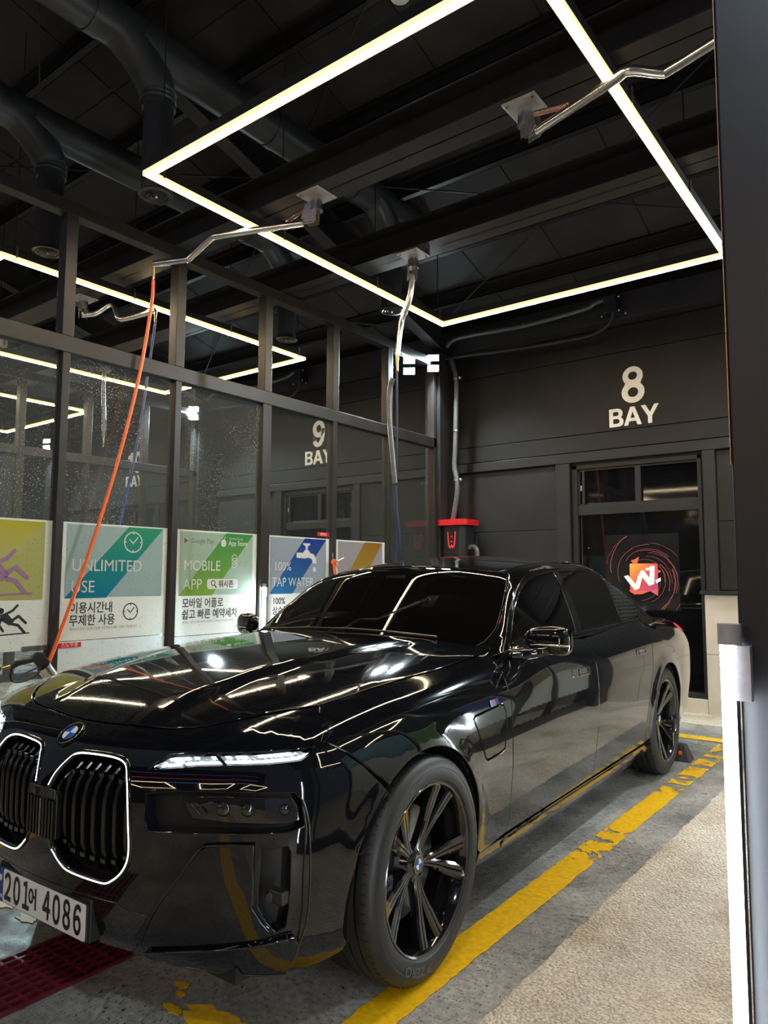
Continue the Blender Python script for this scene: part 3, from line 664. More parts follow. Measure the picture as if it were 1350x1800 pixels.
flood((XP-2*BAY+.1, 5.25, 4.02), R_(32), 8, 'cool flood lamp glowing farthest left behind the glass', 150)
flood((XP+BAY-.12, 5.2, 4.02), R_(-32), 8, 'cool flood lamps at the back right corner, hidden by the foreground column', 120)
flood((XP+BAY+.3, -2.9, 4.6), R_(180), 22, 'cool flood lamps hanging behind the photographer, outside the picture', 45, 2.3)  # added lamp out of view, brightens the floor
flood((XP+.6, -2.9, 4.6), R_(180), 22, 'cool flood lamps hanging in front of the car, outside the picture', 22, 2.3)  # second added lamp out of view, more light on the floor

# ---------------------------------------------------------------- posters on the partition glass
M['film_white'] = film('white printed film', (.84, .87, .86), .5, .22)
M['film_frost'] = film('frosted film', (.82, .88, .90), .55, .25)
M['ink_black'] = mat('black print', (.012, .014, .016), .5, var=.1)
M['ink_grey'] = mat('grey print', (.22, .24, .24), .5, var=.1)
M['ink_white'] = film('white print', (.90, .93, .92), .45, .15)
M['ink_purple'] = film('mauve print', (.45, .28, .52), .4, .2)
def grad2(name, c0, c1, z0, z1):
    m, nt, b = nodes(name); L = nt.links.new; N = nt.nodes.new
    tc = N('ShaderNodeTexCoord'); sp = N('ShaderNodeSeparateXYZ'); L(tc.outputs['Object'], sp.inputs[0])
    mr = N('ShaderNodeMapRange'); mr.inputs['From Min'].default_value = z0; mr.inputs['From Max'].default_value = z1; L(sp.outputs[2], mr.inputs[0])
    r = N('ShaderNodeValToRGB'); r.color_ramp.elements[0].color = (*c0, 1); r.color_ramp.elements[1].color = (*c1, 1); L(mr.outputs[0], r.inputs[0])
    L(r.outputs[0], b.inputs['Base Color']); b.inputs['Roughness'].default_value = .4
    tr = N('ShaderNodeBsdfTranslucent'); L(r.outputs[0], tr.inputs[0]); mx = N('ShaderNodeMixShader'); mx.inputs[0].default_value = .4; L(b.outputs[0], mx.inputs[1]); L(tr.outputs[0], mx.inputs[2])
    L(mx.outputs[0], nt.nodes['Material Output'].inputs['Surface']); return m
GX = .0062
def pfn(h0): return lambda dy, dz: (lambda u, v, h: (h0+h, u+dy, v+dz))
def flat(name, poly, m_, parent, layer):
    h = GX+layer*.0012
    return MB().prism(poly, lambda a, b_, t: (h-.0010+t, a, b_), .0010).build(name, m_, parent)
def ringpoly(name, c, r, w_, m_, parent, layer, n=40):
    mb = MB(); h = GX+layer*.0012; vs = []; fs = []
    for i in range(n):
        a = 2*math.pi*i/n
        for rr in (r, r-w_): vs.append((h, c[0]+rr*math.cos(a), c[1]+rr*math.sin(a)))
    for i in range(n): j = (i+1) % n; fs.append((2*i, 2*j, 2*j+1, 2*i+1))
    return mb.add(vs, fs).build(name, m_, parent)
def bar(name, p, q, w_, m_, parent, layer):
    d = Vector((q[0]-p[0], q[1]-p[1])); n = Vector((-d.y, d.x)).normalized()*w_/2
    return flat(name, [(p[0]-n.x, p[1]-n.y), (q[0]-n.x, q[1]-n.y), (q[0]+n.x, q[1]+n.y), (p[0]+n.x, p[1]+n.y)], m_, parent, layer)
def stroke(name, pts, w_, m_, parent, layer):
    """one thick rounded line as a flat shape"""
    mb = MB(); h = GX+layer*.0012
    for (p, q) in zip(pts[:-1], pts[1:]):
        d = Vector((q[0]-p[0], q[1]-p[1])); n = Vector((-d.y, d.x)).normalized()*w_/2
        mb.add([(h, p[0]-n.x, p[1]-n.y), (h, q[0]-n.x, q[1]-n.y), (h, q[0]+n.x, q[1]+n.y), (h, p[0]+n.x, p[1]+n.y)], [(0, 1, 2, 3)])
    for p in pts:
        mb.add([(h+.0002, p[0]+w_/2*math.cos(a*.5236), p[1]+w_/2*math.sin(a*.5236)) for a in range(12)], [tuple(range(12))])
    return mb.build(name, m_, parent)
def clock(c, r, m_, parent, layer, nm):
    ringpoly(nm, c, r, r*.13, m_, parent, layer)
    stroke(nm+'_hands', [(c[0]-r*.38, c[1]+r*.22), (c[0]-.02*r, c[1]-.12*r), (c[0]+.45*r, c[1]+.45*r)], r*.12, m_, parent, layer)
    for a in (0, 90, 180, 270):
        bar(nm+'_mark', (c[0]+r*.72*math.cos(R_(a)), c[1]+r*.72*math.sin(R_(a))), (c[0]+r*.86*math.cos(R_(a)), c[1]+r*.86*math.sin(R_(a))), r*.12, m_, parent, layer)
def poster(y0, y1, zb, label, side=1):
    e = empty('window_poster', (XP, 0, 0), 0, label, 'poster', 'printed posters on the partition glass')
    flat('backing', [(y0, zb), (y1, zb), (y1, 1.752), (y0, 1.752)], M['film_white'], e, 0)
    return e
def frost(y0, y1, z0, z1, e): flat('frosted_film', [(y0, z0), (y1, z0), (y1, z1), (y0, z1)], M['film_frost'], e, 0)
def block(e, y0, wid, c0, c1, pale, sk=.31, yr=None):
    yr = yr or y0+.81
    flat('tint_block', [(y0, 1.21), (yr, 1.21), (yr, 1.738), (y0, 1.738)], pale, e, 1)
    flat('colour_band', [(y0, 1.205), (y0+wid, 1.205), (yr, 1.742), (yr-sk, 1.742)], grad2('band %s' % e['label'][:12], c0, c1, 1.2, 1.75), e, 2)
T = lambda dy, dz, layer: (lambda u, v, h: (GX+layer*.0012+h, u+dy, v+dz))
# slippery floor poster
e = poster(-.40, .505, .86, 'yellow slippery floor poster with a falling figure at the far left')
flat('tint_block', [(-.34, 1.20), (.455, 1.20), (.455, 1.738), (-.34, 1.738)], film('pale yellow film', (.56, .58, .24), .45, .25), e, 1)
flat('colour_band', [(-.34, 1.50), (.25, 1.50), (.445, 1.738), (-.34, 1.738)], grad2('yellow band', (.60, .60, .24), (.58, .56, .02), 1.5, 1.74), e, 2)
def faller(c, s, m_, lay):
    q = lambda x, z: (c[0]+x*s, c[1]+z*s)
    flat('figure_head', [q(-.33+.12*math.cos(a*.4), .42+.12*math.sin(a*.4)) for a in range(16)], m_, e, lay)
    stroke('figure_arm', [q(-.14, .30), q(.12, .42), q(.30, .62)], .10*s, m_, e, lay)
    stroke('figure_arm', [q(-.30, .15), q(-.38, -.12), q(-.22, -.36)], .10*s, m_, e, lay)
    flat('figure_body', [q(-.36, .28), q(-.10, .34), q(.20, .0), (q(.02, -.16)), q(-.32, .06)], m_, e, lay)
    stroke('figure_leg', [q(.10, .02), q(.36, .20), q(.66, -.08)], .11*s, m_, e, lay)
    stroke('figure_leg', [q(.05, -.08), q(.36, -.16), q(.62, -.46)], .11*s, m_, e, lay)
    stroke('figure_ground', [q(-.42, -.52), q(.80, -.48)], .05*s, m_, e, lay)
faller((.17, 1.372), .26, M['ink_purple'], 3); faller((.235, 1.06), .17, M['ink_black'], 1)
# unlimited use
e = poster(.575, 1.465, .905, 'blue and green UNLIMITED USE poster with clocks on the glass')
frost(.575, 1.465, .12, .90, e)
block(e, .612, .325, (.0, .24, .44), (.02, .40, .20), film('pale blue film', (.45, .62, .66), .45, .25))
text('print', 'UNLIMITED', .124, M['ink_white'], e, T(.655, 1.402, 3), .0006, 0, 'LEFT', sx=.92)
text('print', 'USE', .124, M['ink_white'], e, T(.655, 1.246, 3), .0006, 0, 'LEFT', sx=.92)
text('print', '이용시간내', .088, M['ink_black'], e, T(.655, 1.103, 1), .0006, .0012, 'LEFT', sx=.85)
text('print', '무제한 사용', .088, M['ink_black'], e, T(.655, 1.013, 1), .0006, .0012, 'LEFT', sx=.85)
text('print', '세차장내 모든 기능과 시설을 시간내에 무제한 사용이 가능합니다', .024, M['ink_grey'], e, T(.66, .975, 1), .0004, 0, 'LEFT', sx=.85)
clock((1.153, 1.626), .082, M['ink_white'], e, 3, 'clock'); clock((1.15, 1.096), .066, M['ink_black'], e, 1, 'clock')
# mobile app
e = poster(1.545, 2.435, .88, 'green MOBILE APP poster with a search box on the glass')
frost(1.545, 2.435, .12, .875, e)
block(e, 1.588, .34, (.28, .50, .06), (.05, .36, .09), film('pale green film', (.48, .64, .56), .45, .25), yr=2.385)
text('print', 'MOBILE', .124, M['ink_white'], e, T(1.628, 1.415, 3), .0006, 0, 'LEFT', sx=.92)
text('print', 'APP', .124, M['ink_white'], e, T(1.628, 1.259, 3), .0006, 0, 'LEFT', sx=.92)
flat('search_box', rbox_pts(1.875, 1.258, 2.215, 1.345, .025), M['ink_white'], e, 3)
ringpoly('search_icon', (1.94, 1.31), .024, .007, M['ink_black'], e, 4); bar('search_icon', (1.955, 1.292), (1.975, 1.270), .009, M['ink_black'], e, 4)
text('print', '워시존', .068, M['ink_black'], e, T(1.995, 1.277, 4), .0006, .001, 'LEFT', sx=.9)
text('print', '모바일 어플로', .088, M['ink_black'], e, T(1.625, 1.112, 1), .0006, .0012, 'LEFT', sx=.85)
text('print', '쉽고 빠른 예약세차', .088, M['ink_black'], e, T(1.625, 1.02, 1), .0006, .0012, 'LEFT', sx=.85)
text('print', '원하시는 시간, 장소에서 편리한 세차예약, 모바일만으로 더 많은 혜택을 누리세요', .022, M['ink_grey'], e, T(1.63, .98, 1), .0004, 0, 'LEFT', sx=.85)
text('print', 'Google Play', .058, M['ink_grey'], e, T(1.70, 1.645, 3), .0006, 0, 'LEFT', sx=.85)
flat('store_mark', [(1.63, 1.64), (1.67, 1.66), (1.63, 1.685)], film('red mark', (.5, .12, .14), .4, .2), e, 3)
text('print', 'App Store', .062, M['ink_white'], e, T(2.10, 1.638, 3), .0006, .001, 'LEFT', sx=.85)
text('print', 'Download on the', .026, M['ink_white'], e, T(2.105, 1.69, 3), .0006, 0, 'LEFT', sx=.85)
flat('store_mark', [(2.045+.030*math.cos(a*.45), 1.655+.033*math.sin(a*.45)) for a in range(14)], M['ink_white'], e, 3)
flat('store_mark', [(2.048, 1.692), (2.062, 1.712), (2.066, 1.708), (2.056, 1.690)], M['ink_white'], e, 3)
for z in (1.47, 1.50, 1.53): ringpoly('icon', (2.17, z), .03, .006, M['ink_white'], e, 3, 18)
# tap water
e = poster(2.585, 3.42, .90, 'blue 100% TAP WATER poster with a tap symbol on the glass')
frost(2.585, 3.42, .12, .895, e)
block(e, 2.60, .30, (.03, .20, .42), (.02, .05, .38), film('pale blue grey film', (.42, .50, .60), .45, .25), yr=3.375)
text('print', '100%', .115, M['ink_white'], e, T(2.65, 1.425, 3), .0006, 0, 'LEFT', sx=.92)
text('print', 'TAP WATER', .12, M['ink_white'], e, T(2.63, 1.276, 3), .0006, 0, 'LEFT', sx=.86)
text('print', '100%', .085, M['ink_black'], e, T(2.64, 1.11, 1), .0006, .0012, 'LEFT', sx=.9)
text('print', '상수도 세차', .088, M['ink_black'], e, T(2.64, 1.02, 1), .0006, .0012, 'LEFT', sx=.85)
flat('tap_symbol', [(2.95, 1.60), (3.04, 1.60), (3.06, 1.625), (3.12, 1.625), (3.14, 1.60), (3.19, 1.59), (3.225, 1.55), (3.23, 1.50), (3.18, 1.50), (3.165, 1.54), (3.12, 1.555), (3.07, 1.545), (2.95, 1.55)], M['ink_white'], e, 3)
flat('tap_symbol', [(3.075, 1.62), (3.105, 1.62), (3.105, 1.665), (3.14, 1.68), (3.14, 1.695), (3.04, 1.695), (3.04, 1.68), (3.075, 1.665)], M['ink_white'], e, 3)
flat('tap_drop', [(3.205+.02*math.cos(a*.52), 1.44+.025*math.sin(a*.52)) for a in range(12)], M['ink_white'], e, 3)
e2 = tag(MB().prism([(3.245, 1.775), (3.418, 1.775), (3.418, 1.815), (3.245, 1.815)], lambda a, b_, t: (XP+GX+t, a, b_), .002).build('label_strip', M['red_plastic']), 'small red label strip above the tap water poster', 'label')
text('print', '에어건', .034, M['ink_white'], e2, lambda u, v, h: (XP+GX+.002+h, u+3.332, v+1.782), .0006, .0006)
# amber poster
e = poster(3.525, 4.355, .90, 'grey and amber poster on the farthest poster pane')
frost(3.525, 4.355, .12, .895, e)
block(e, 3.56, .31, (.46, .40, .05), (.42, .20, .03), film('pale mauve film', (.46, .45, .50), .45, .25), yr=4.31)
flat('colour_band', [(3.56, 1.21), (3.86, 1.21), (3.95, 1.36), (3.65, 1.36)], film('teal film', (.20, .38, .44), .4, .2), e, 3)
# snow foam strip and holder strip
e2 = tag(MB().prism([(.575, .858), (.752, .858), (.752, .892), (.575, .892)], lambda a, b_, t: (XP+.012+t, a, b_), .002).build('label_strip', M['red_plastic']), 'dark red snow foam label under the unlimited use poster', 'label')
text('print', '스노우폼', .036, M['ink_white'], e2, lambda u, v, h: (XP+.0145+h, u+.665, v+.864), .0006, .0004)
tag(MB().prism([(.325, .853), (.507, .853), (.507, .888), (.325, .888)], lambda a, b_, t: (XP+.012+t, a, b_), .002).build('label_strip', M['grey_pipe']), 'plain grey strip under the slippery floor poster', 'label')
# films on the partition to the right (seen in the door reflections)
def plain_poster(y0, y1, c, lb):
    o = MB().box((XP+BAY-.0075, y0, .42), (XP+BAY-.0062, y1, 1.752)).build('window_poster', M['film_white']); tag(o, lb, 'poster', 'printed posters on the partition glass')
    MB().box((XP+BAY-.0085, y0+.03, 1.21), (XP+BAY-.0077, y1-.03, 1.735)).build('tint_block', film('tint '+lb[:14], c, .45, .2), o)
for (y0, y1, c, nm) in ((.575, 1.465, (.1, .35, .45), 'teal'), (1.545, 2.435, (.2, .42, .15), 'green'), (2.585, 3.42, (.15, .2, .45), 'blue'), (3.525, 4.355, (.45, .36, .3), 'amber'), (4.455, 5.29, (.45, .45, .46), 'pale grey')):
    plain_poster(y0, y1, c, '%s and white poster on the right partition, seen only in reflections' % nm)

# poster on the back door
e = empty('door_poster', (XC, YB+.05, 0), 0, 'black poster with a square orange W logo and red swirls on the back door', 'poster')
def dfn(dx, z0, lay): return lambda u, v, h: (u+dx, -.002-lay*.0012-h, v+z0)
M['poster_black'] = mat('black poster', (.010, .010, .011), .12, var=.2)
MB().prism([(-.37, 1.02), (.42, 1.02), (.42, 1.845), (-.37, 1.845)], lambda a, b_, t: (a, -.001-t, b_), .001).build('sheet', M['poster_black'], e)
M['logo'] = None
m, nt, b = nodes('orange to magenta print'); N = nt.nodes.new; L = nt.links.new
tc = N('ShaderNodeTexCoord'); sp = N('ShaderNodeSeparateXYZ'); L(tc.outputs['Object'], sp.inputs[0])
ad = N('ShaderNodeMath'); ad.operation = 'SUBTRACT'; L(sp.outputs[0], ad.inputs[0]); L(sp.outputs[2], ad.inputs[1])
mr = N('ShaderNodeMapRange'); mr.inputs['From Min'].default_value = -1.62; mr.inputs['From Max'].default_value = -1.05; L(ad.outputs[0], mr.inputs[0])
rp = N('ShaderNodeValToRGB'); rp.color_ramp.elements.new(.5)
for k, (p_, c_) in enumerate(((.0, (.9, .45, .05)), (.45, (.75, .07, .05)), (1., (.42, .05, .22)))): rp.color_ramp.elements[k].position = p_; rp.color_ramp.elements[k].color = (*c_, 1)
L(mr.outputs[0], rp.inputs[0]); L(rp.outputs[0], b.inputs['Base Color']); b.inputs['Roughness'].default_value = .5
L(rp.outputs[0], b.inputs['Emission Color']); b.inputs['Emission Strength'].default_value = 0
MB().prism(rbox_pts(-.105, 1.225, .195, 1.525, .012), lambda a, b_, t: (a, -.003-t, b_), .002).build('logo_square', m, e)
M['logo_white'] = mat('logo white', (.85, .86, .90), .5)
def dstroke(pts, nm='logo_letter'):
    MB().prism(pts, lambda a, b_, t: (a, -.0055-t, b_), .002).build(nm, M['logo_white'], e)
dstroke([(-.17, 1.385), (-.125, 1.40), (-.045, 1.305), (-.02, 1.385), (.02, 1.45), (.05, 1.45), (.105, 1.37), (.115, 1.50), (.165, 1.50), (.155, 1.305), (.10, 1.285), (.03, 1.375), (-.005, 1.255), (-.055, 1.235)])
dstroke([(.06, 1.475), (.105, 1.485), (.12, 1.455), (.075, 1.445)]); dstroke([(.165, 1.345), (.225, 1.375), (.225, 1.34), (.18, 1.31)])
M['swirl'] = mat('dark red print', (.42, .08, .09), .5)
rnd = random.Random(5)
for i in range(17):
    r0 = .17+.016*i*rnd.uniform(.8, 1.2); a0 = rnd.uniform(-60, 200); ln = rnd.uniform(60, 170); pts = []
    for k in range(26):
        a = R_(a0-ln*k/25); r = r0*(1+.35*k/25)*(1+rnd.uniform(-.012, .012))
        x, z = .04+r*math.cos(a), 1.38+r*math.sin(a)
        if -.36 < x < .41 and 1.03 < z < 1.835: pts.append((x, -.0045, z))
        else:
            if len(pts) > 3: break
            pts = []
    if len(pts) > 3: MB().tube(pts, rnd.choice((.0016, .0022, .003)), 4, up=(0, 1, 0)).build('swirl_line', M['swirl'], e)
for (pp) in ([(-.12, 1.23), (-.06, 1.19), (.02, 1.195), (.1, 1.225), (-.08, 1.235)], [(-.02, 1.525), (.0, 1.60), (-.05, 1.57), (-.09, 1.56), (-.07, 1.527)], [(.195, 1.42), (.23, 1.44), (.20, 1.46)], [(.12, 1.225), (.19, 1.18), (.195, 1.26)]):
    MB().prism(pp, lambda a, b_, t: (a, -.0045-t, b_), .001).build('swirl_patch', mat('red orange print', (.75, .12, .06), .5), e)

# ---------------------------------------------------------------- on the floor
yl = empty('painted_line', (0, 0, 0), 0, 'long yellow painted bay line along the driver side of the car', 'floor marking', 'yellow floor markings')
def paint(nm, x0, x1, y0, y1, mm, z, seed, parent, jag=.004):
    mb = MB(); mb.add(*strip(x0, x1, y0, y1, jag, .03, z, seed, 'b')); return mb.build(nm, M[mm], parent, recalc=False)
paint('solid_paint', .888, 1.025, -3.4, 1.35, 'yellow', .0035, 3, yl); paint('worn_paint', .888, 1.025, 1.35, 1.95, 'yellow_worn', .0035, 4, yl)
paint('solid_paint', .888, 1.025, 1.95, 2.75, 'yellow', .0035, 5, yl); paint('worn_paint', .888, 1.025, 2.75, 4.45, 'yellow_worn', .0035, 6, yl)
o = paint('painted_line', -1.35, 1.0, 4.51, 4.66, 'yellow', .0042, 8, None); tag(o, 'yellow painted cross line behind the rear wheel', 'floor marking', 'yellow floor markings')
o = paint('painted_line', -1.42, -1.28, -3.4, 4.5, 'yellow', .0035, 9, None); tag(o, 'yellow painted bay line on the far side of the car', 'floor marking', 'yellow floor markings')
rnd = random.Random(3)
def blob(c, r, st, n=22, jag=.35):
    return [(c[0]+r*st[0]*math.cos(2*math.pi*i/n)*(1+rnd.uniform(-jag, jag)), c[1]+r*st[1]*math.sin(2*math.pi*i/n)*(1+rnd.uniform(-jag, jag))) for i in range(n)]
for (c, r, st, lb) in (((.60, -.56), .10, (1.4, .55), 'large yellow paint patch left on the floor below the front bumper'), ((.33, -.50), .028, (1, .6), 'small yellow paint flake nearest the red grating'), ((.37, -.535), .02, (1, .6), 'small yellow paint flake in the middle of the flake row'),
                     ((.42, -.60), .03, (1.4, .6), 'yellow paint flake just left of the large patch'), ((.75, -.52), .03, (1.5, .6), 'yellow paint flake right of the large patch'), ((-.55, -.58), .045, (1.3, .6), 'yellow paint flake beside the number plate'), ((-.74, -.56), .05, (1.2, .8), 'yellow paint patch at the left picture edge')):
    tag(MB().prism(blob(c, r, st), lambda a, b_, t: (a, b_, .001+t), .002).build('paint_flake', M['yellow']), lb, 'paint', 'flakes of yellow paint')
# grating
g = empty('floor_grating', (0, 0, 0), 0, 'maroon plastic drain grating in the floor in front of the car', 'grating')
x0, x1, y0, y1 = -.29, .035, -1.75, -.50
for i in range(9):
    x = x0+(x1-x0)*i/8; boxo('long_bar', (x-.006, y0, -.0), (x+.006, y1, .012), M['maroon'], g)
for i in range(25):
    y = y0+(y1-y0)*i/24
    if y > -1.35: boxo('cross_bar', (x0, y-.005, -.0), (x1, y+.005, .011), M['maroon'], g)
boxo('channel_floor', (x0, y0, .0004), (x1, y1, .0012), mat('dark maroon channel', (.045, .004, .008), .6, var=.3), g)
# wheel stop
w_ = empty('wheel_stop', (.79, 3.72, 0), R_(4), 'black rubber wheel stop behind the rear wheel', 'wheel stop')
def taper(poly0, poly1, z0, z1):
    return [(a, b_, z0) for a, b_ in poly0]+[(a, b_, z1) for a, b_ in poly1]
v8 = taper([(-.30, -.075), (.075, -.075), (.075, .085), (-.30, .085)], [(-.29, -.03), (.03, -.03), (.03, .045), (-.29, .045)], 0, .115)
MB().add(v8, [(0,3,2,1),(4,5,6,7),(0,1,5,4),(1,2,6,5),(2,3,7,6),(3,0,4,7)]).build('body', M['black_rubber'], w_, bevel=.006)
boxo('reflector', (-.01, -.062, .05), (.012, -.052, .075), M['orange_plastic'], w_)

# spray gun in its steel holder, left of the bonnet
s_ = empty('gun_holder', (-2.35, .52, .60), 0, 'polished steel tube holder left of the car bonnet', 'holder')
MB().lathe([(.042, 0), (.045, 0), (.045, .36), (.041, .36), (.041, .02)], n=28).build('tube', M['stainless'], s_, 40, rot=(R_(38), 0, 0), loc=(0, .09, -.12))
boxo('bracket', (-.14, .11, -.10), (-.03, .15, -.04), M['satin'], s_)
gn = empty('spray_gun', (-2.35, .30, .80), 0, 'black high pressure spray gun resting in the steel holder', 'spray gun')
def gf(a, b_, t): return (t-.016, a, b_)
MB().prism([(-.13, -.01), (-.10, .02), (.0, .03), (.035, .065), (.075, .06), (.10, .025), (.13, -.005), (.11, -.03), (.075, -.025), (.05, -.035), (.02, -.0), (-.08, -.015), (-.11, -.03)], gf, .032).build('body', M['black_plastic'], gn, bevel=.005)
MB().tube(crv([(0, -.12, -.02), (0, -.125, -.08), (0, -.10, -.115), (0, -.03, -.115), (0, .05, -.08), (0, .075, -.03)], 4), .007, 8).build('guard', M['black_plastic'], gn, 50)
MB().tube(crv([(0, -.09, -.10), (0, -.04, -.07), (0, .03, -.045), (0, .06, -.03)], 4), .006, 8).build('trigger', M['blue_hose'], gn, 50)
MB().cyl((0, -.13, -.012), (0, -.19, -.022), .010, n=12).build('coupling', M['brass'], gn, 40)
hose('hose', [(-2.35, .11, .776), (-2.36, .0, .75), (-2.42, -.2, .60), (-2.44, -.35, .3), (-2.45, -.4, .04)], .011, 'black_rubber', 'black hose leaving the spray gun at the left edge')
# orange air gun behind the windscreen
an = empty('air_gun', (-2.46, 3.42, 1.50), 0, 'small orange air gun hanging on the partition post behind the car roof', 'air gun')
MB().prism([(-.035, .0), (.04, .01), (.045, .03), (.0, .045), (-.04, .035)], lambda a, b_, t: (t-.012, a, b_), .024).build('body', M['orange_plastic'], an, bevel=.004)
MB().prism([(-.018, .0), (.012, .0), (.028, -.10), (.004, -.105)], lambda a, b_, t: (t-.010, a, b_), .020).build('handle', M['orange_plastic'], an, bevel=.004)
MB().tube([(0, .04, .022), (0, .15, .06)], .006, 8).build('nozzle', M['satin'], an); MB().tube(crv([(0, .03, .0), (0, .05, -.04), (0, .075, -.075)], 3), .005, 6).build('trigger', M['satin'], an)
MB().tube([(0, -.02, .04), (0, -.022, .11)], .005, 6).build('hook', M['satin'], an); MB().tube([(0, .016, -.10), (0, .02, -.5)], .008, 8).build('hose_end', M['black_rubber'], an)
# amber numeral display hanging over the lane (mirrored in the transom)
e = empty('number_display', (.75, -1.2, 3.3), 0, 'small amber number 8 display facing the back wall, seen only mirrored in the transom', 'display')
text('numeral', '8', .22, M['yellow_letter'], e, lambda u, v, h: (-u, h+.03, v), .004, .006); boxo('case', (-.14, -.03, -.05), (.14, .03, .22), M['black_plastic'], e)
# round detector under the roof
o = MB().lathe([(0, 0), (.05, 0), (.055, .02), (.04, .05), (0, .05)], n=24).build('smoke_detector', mat('white plastic', (.7, .7, .72), .4), None, 40, loc=(.35, .697, 4.35)); tag(o, 'small round white detector at the top picture edge', 'detector')
MB().cyl((0, 0, .05), (0, 0, 1.7), .006, n=6).build('stem', M['steel'], o)

# ---------------------------------------------------------------- car surface (metres; x across, y backwards, z up, origin under the front axle)
def cubic(xs,ys):
    xs=np.array(xs,float);ys=np.array(ys,float)
    h=np.diff(xs);d=np.diff(ys)/h
    m=np.zeros(len(xs));m[0]=d[0];m[-1]=d[-1]
    for i in range(1,len(xs)-1):
        if d[i-1]*d[i]>0:
            w1=2*h[i]+h[i-1];w2=h[i]+2*h[i-1]
            m[i]=(w1+w2)/(w1/d[i-1]+w2/d[i])
    def f(x):
        x=np.clip(np.asarray(x,float),xs[0],xs[-1])
        i=np.clip(np.searchsorted(xs,x,side='right')-1,0,len(xs)-2)
        t=(x-xs[i])/h[i];t2=t*t;t3=t2*t
        return (2*t3-3*t2+1)*ys[i]+(t3-2*t2+t)*h[i]*m[i]+(-2*t3+3*t2)*ys[i+1]+(t3-t2)*h[i]*m[i+1]
    return f
def smax(a,b,k):
    h=np.maximum(k-np.abs(a-b),0)/k
    return np.maximum(a,b)+h*h*k*.25
W_Y=cubic([-.75,-.5,-.25,0,.5,1.2,2.0,2.7,3.2,3.7,4.2,4.5],[.905,.935,.953,.962,.962,.962,.966,.970,.974,.955,.900,.855])
W_Z=cubic([.1,.17,.24,.32,.45,.6,.74,.82,.9,1.0,1.1,1.2],[-.15,-.095,-.052,-.034,-.016,-.002,0,-.005,-.018,-.046,-.088,-.14])
Z_C=cubic([-1.0,-.86,-.76,-.6,-.45,-.2,0,.5,.8,1.0,1.6,3.1,3.5,4.0,4.4,4.6],[.64,.755,.828,.910,.960,1.010,1.036,1.072,1.083,1.085,1.095,1.115,1.10,1.075,1.05,1.01])
Y_F=cubic([.1,.2,.27,.36,.5,.65,.78,.9,1.1],[-.70,-.775,-.822,-.845,-.858,-.860,-.853,-.84,-.82])
def Xs(y,z):
    x=W_Y(y)+W_Z(z)
    for yc in (0.,3.215):
        r=np.sqrt((y-yc)**2+(z-.37)**2)
        x=x+.012*np.exp(-((r-.40)/.055)**2)*(z>.15)
    return x
def Zt(x,y):
    u=np.clip(x/.70,0,1.6)
    sm=lambda t,a,b:(lambda q:q*q*(3-2*q))(np.clip((t-a)/(b-a),0,1))
    dome=.014*(1-sm(x,.27+.14*(y+.6),.37+.14*(y+.6)))*sm(y,-.72,-.45)*(1-sm(y,.5,.9))
    return dome+Z_C(y)-.026*u**2.2-.02*np.clip(u,0,1.4)**6*.6+.075*sm(x,.6,.85)*sm(y,.75,1.25)*(1-sm(y,2.8,3.4))
def fbody(x,y,z):
    ax=np.sqrt(x*x+1e-8)
    side=ax-Xs(y,z)
    top=(z-Zt(ax,y))*.96
    s=np.where(ax<5,.26*ax**2+.10*ax**6,0);sl=.52*ax+.6*ax**5
    front=(Y_F(z)+s-y)/np.sqrt(1+sl*sl)
    rear=(y-(4.49-.10*ax**2-.25*(z-.65)**2))
    f=smax(side,top,.16)
    f=smax(f,front,.12)
    return smax(f,rear,.2)
# greenhouse
X_G=cubic([.9,1.0,1.1,1.2,1.3,1.4,1.5],[.92,.886,.836,.780,.720,.656,.59])
X_GY=cubic([.4,.9,1.4,2.0,2.6,3.2,3.8,4.2],[-.085,-.048,-.016,0,0,-.022,-.09,-.16])
Z_R=cubic([.8,1.1,1.4,1.7,2.0,2.4,2.8,3.2,3.6],[1.29,1.38,1.440,1.482,1.506,1.517,1.508,1.472,1.40])
def fgreen(x,y,z):
    ax=np.sqrt(x*x+1e-8)
    side=(ax-(X_G(z)+X_GY(y)))*.84
    roof=(z-(Z_R(y)-.055*(ax/.6)**2))*.98
    # windscreen: y = .80 at z 1.05 -> 1.33 at z 1.43
    ws=((.775+(z-1.05)*1.36-.10*(z-1.05)*(1.43-z)*4+.27*ax**2)-y)*.59
    rg=(y-(3.70-(z-1.08)*2.25-.20*ax**2))*.41
    f=smax(side,roof,.06)
    f=smax(f,ws,.035)
    return smax(f,rg,.10)
def grad(f,P,e=2e-3):
    g=np.stack([f(P[:,0]+e*(i==0),P[:,1]+e*(i==1),P[:,2]+e*(i==2))-f(P[:,0]-e*(i==0),P[:,1]-e*(i==1),P[:,2]-e*(i==2)) for i in range(3)],1)
    return g/np.maximum(np.linalg.norm(g,axis=1,keepdims=True),1e-9)
def march(f,O,D,t0,t1,n=160):
    # first outside->inside crossing along rays
    N=len(O);ts=np.linspace(t0,t1,n);lo=np.full(N,np.nan);hi=np.full(N,np.nan)
    prev=f(*(O+D*ts[0]).T)
    for a,b in zip(ts[:-1],ts[1:]):
        cur=f(*(O+D*b).T)
        m=np.isnan(lo)&(prev>0)&(cur<=0)
        lo[m]=a;hi[m]=b;prev=cur
    ok=~np.isnan(lo);l=np.where(ok,lo,0);h=np.where(ok,hi,0)
    for _ in range(20):
        m=(l+h)/2;v=f(*(O+D*m[:,None]).T);l=np.where(v>0,m,l);h=np.where(v>0,h,m)
    P=O+D*((l+h)/2)[:,None];P[~ok]=np.nan
    return P

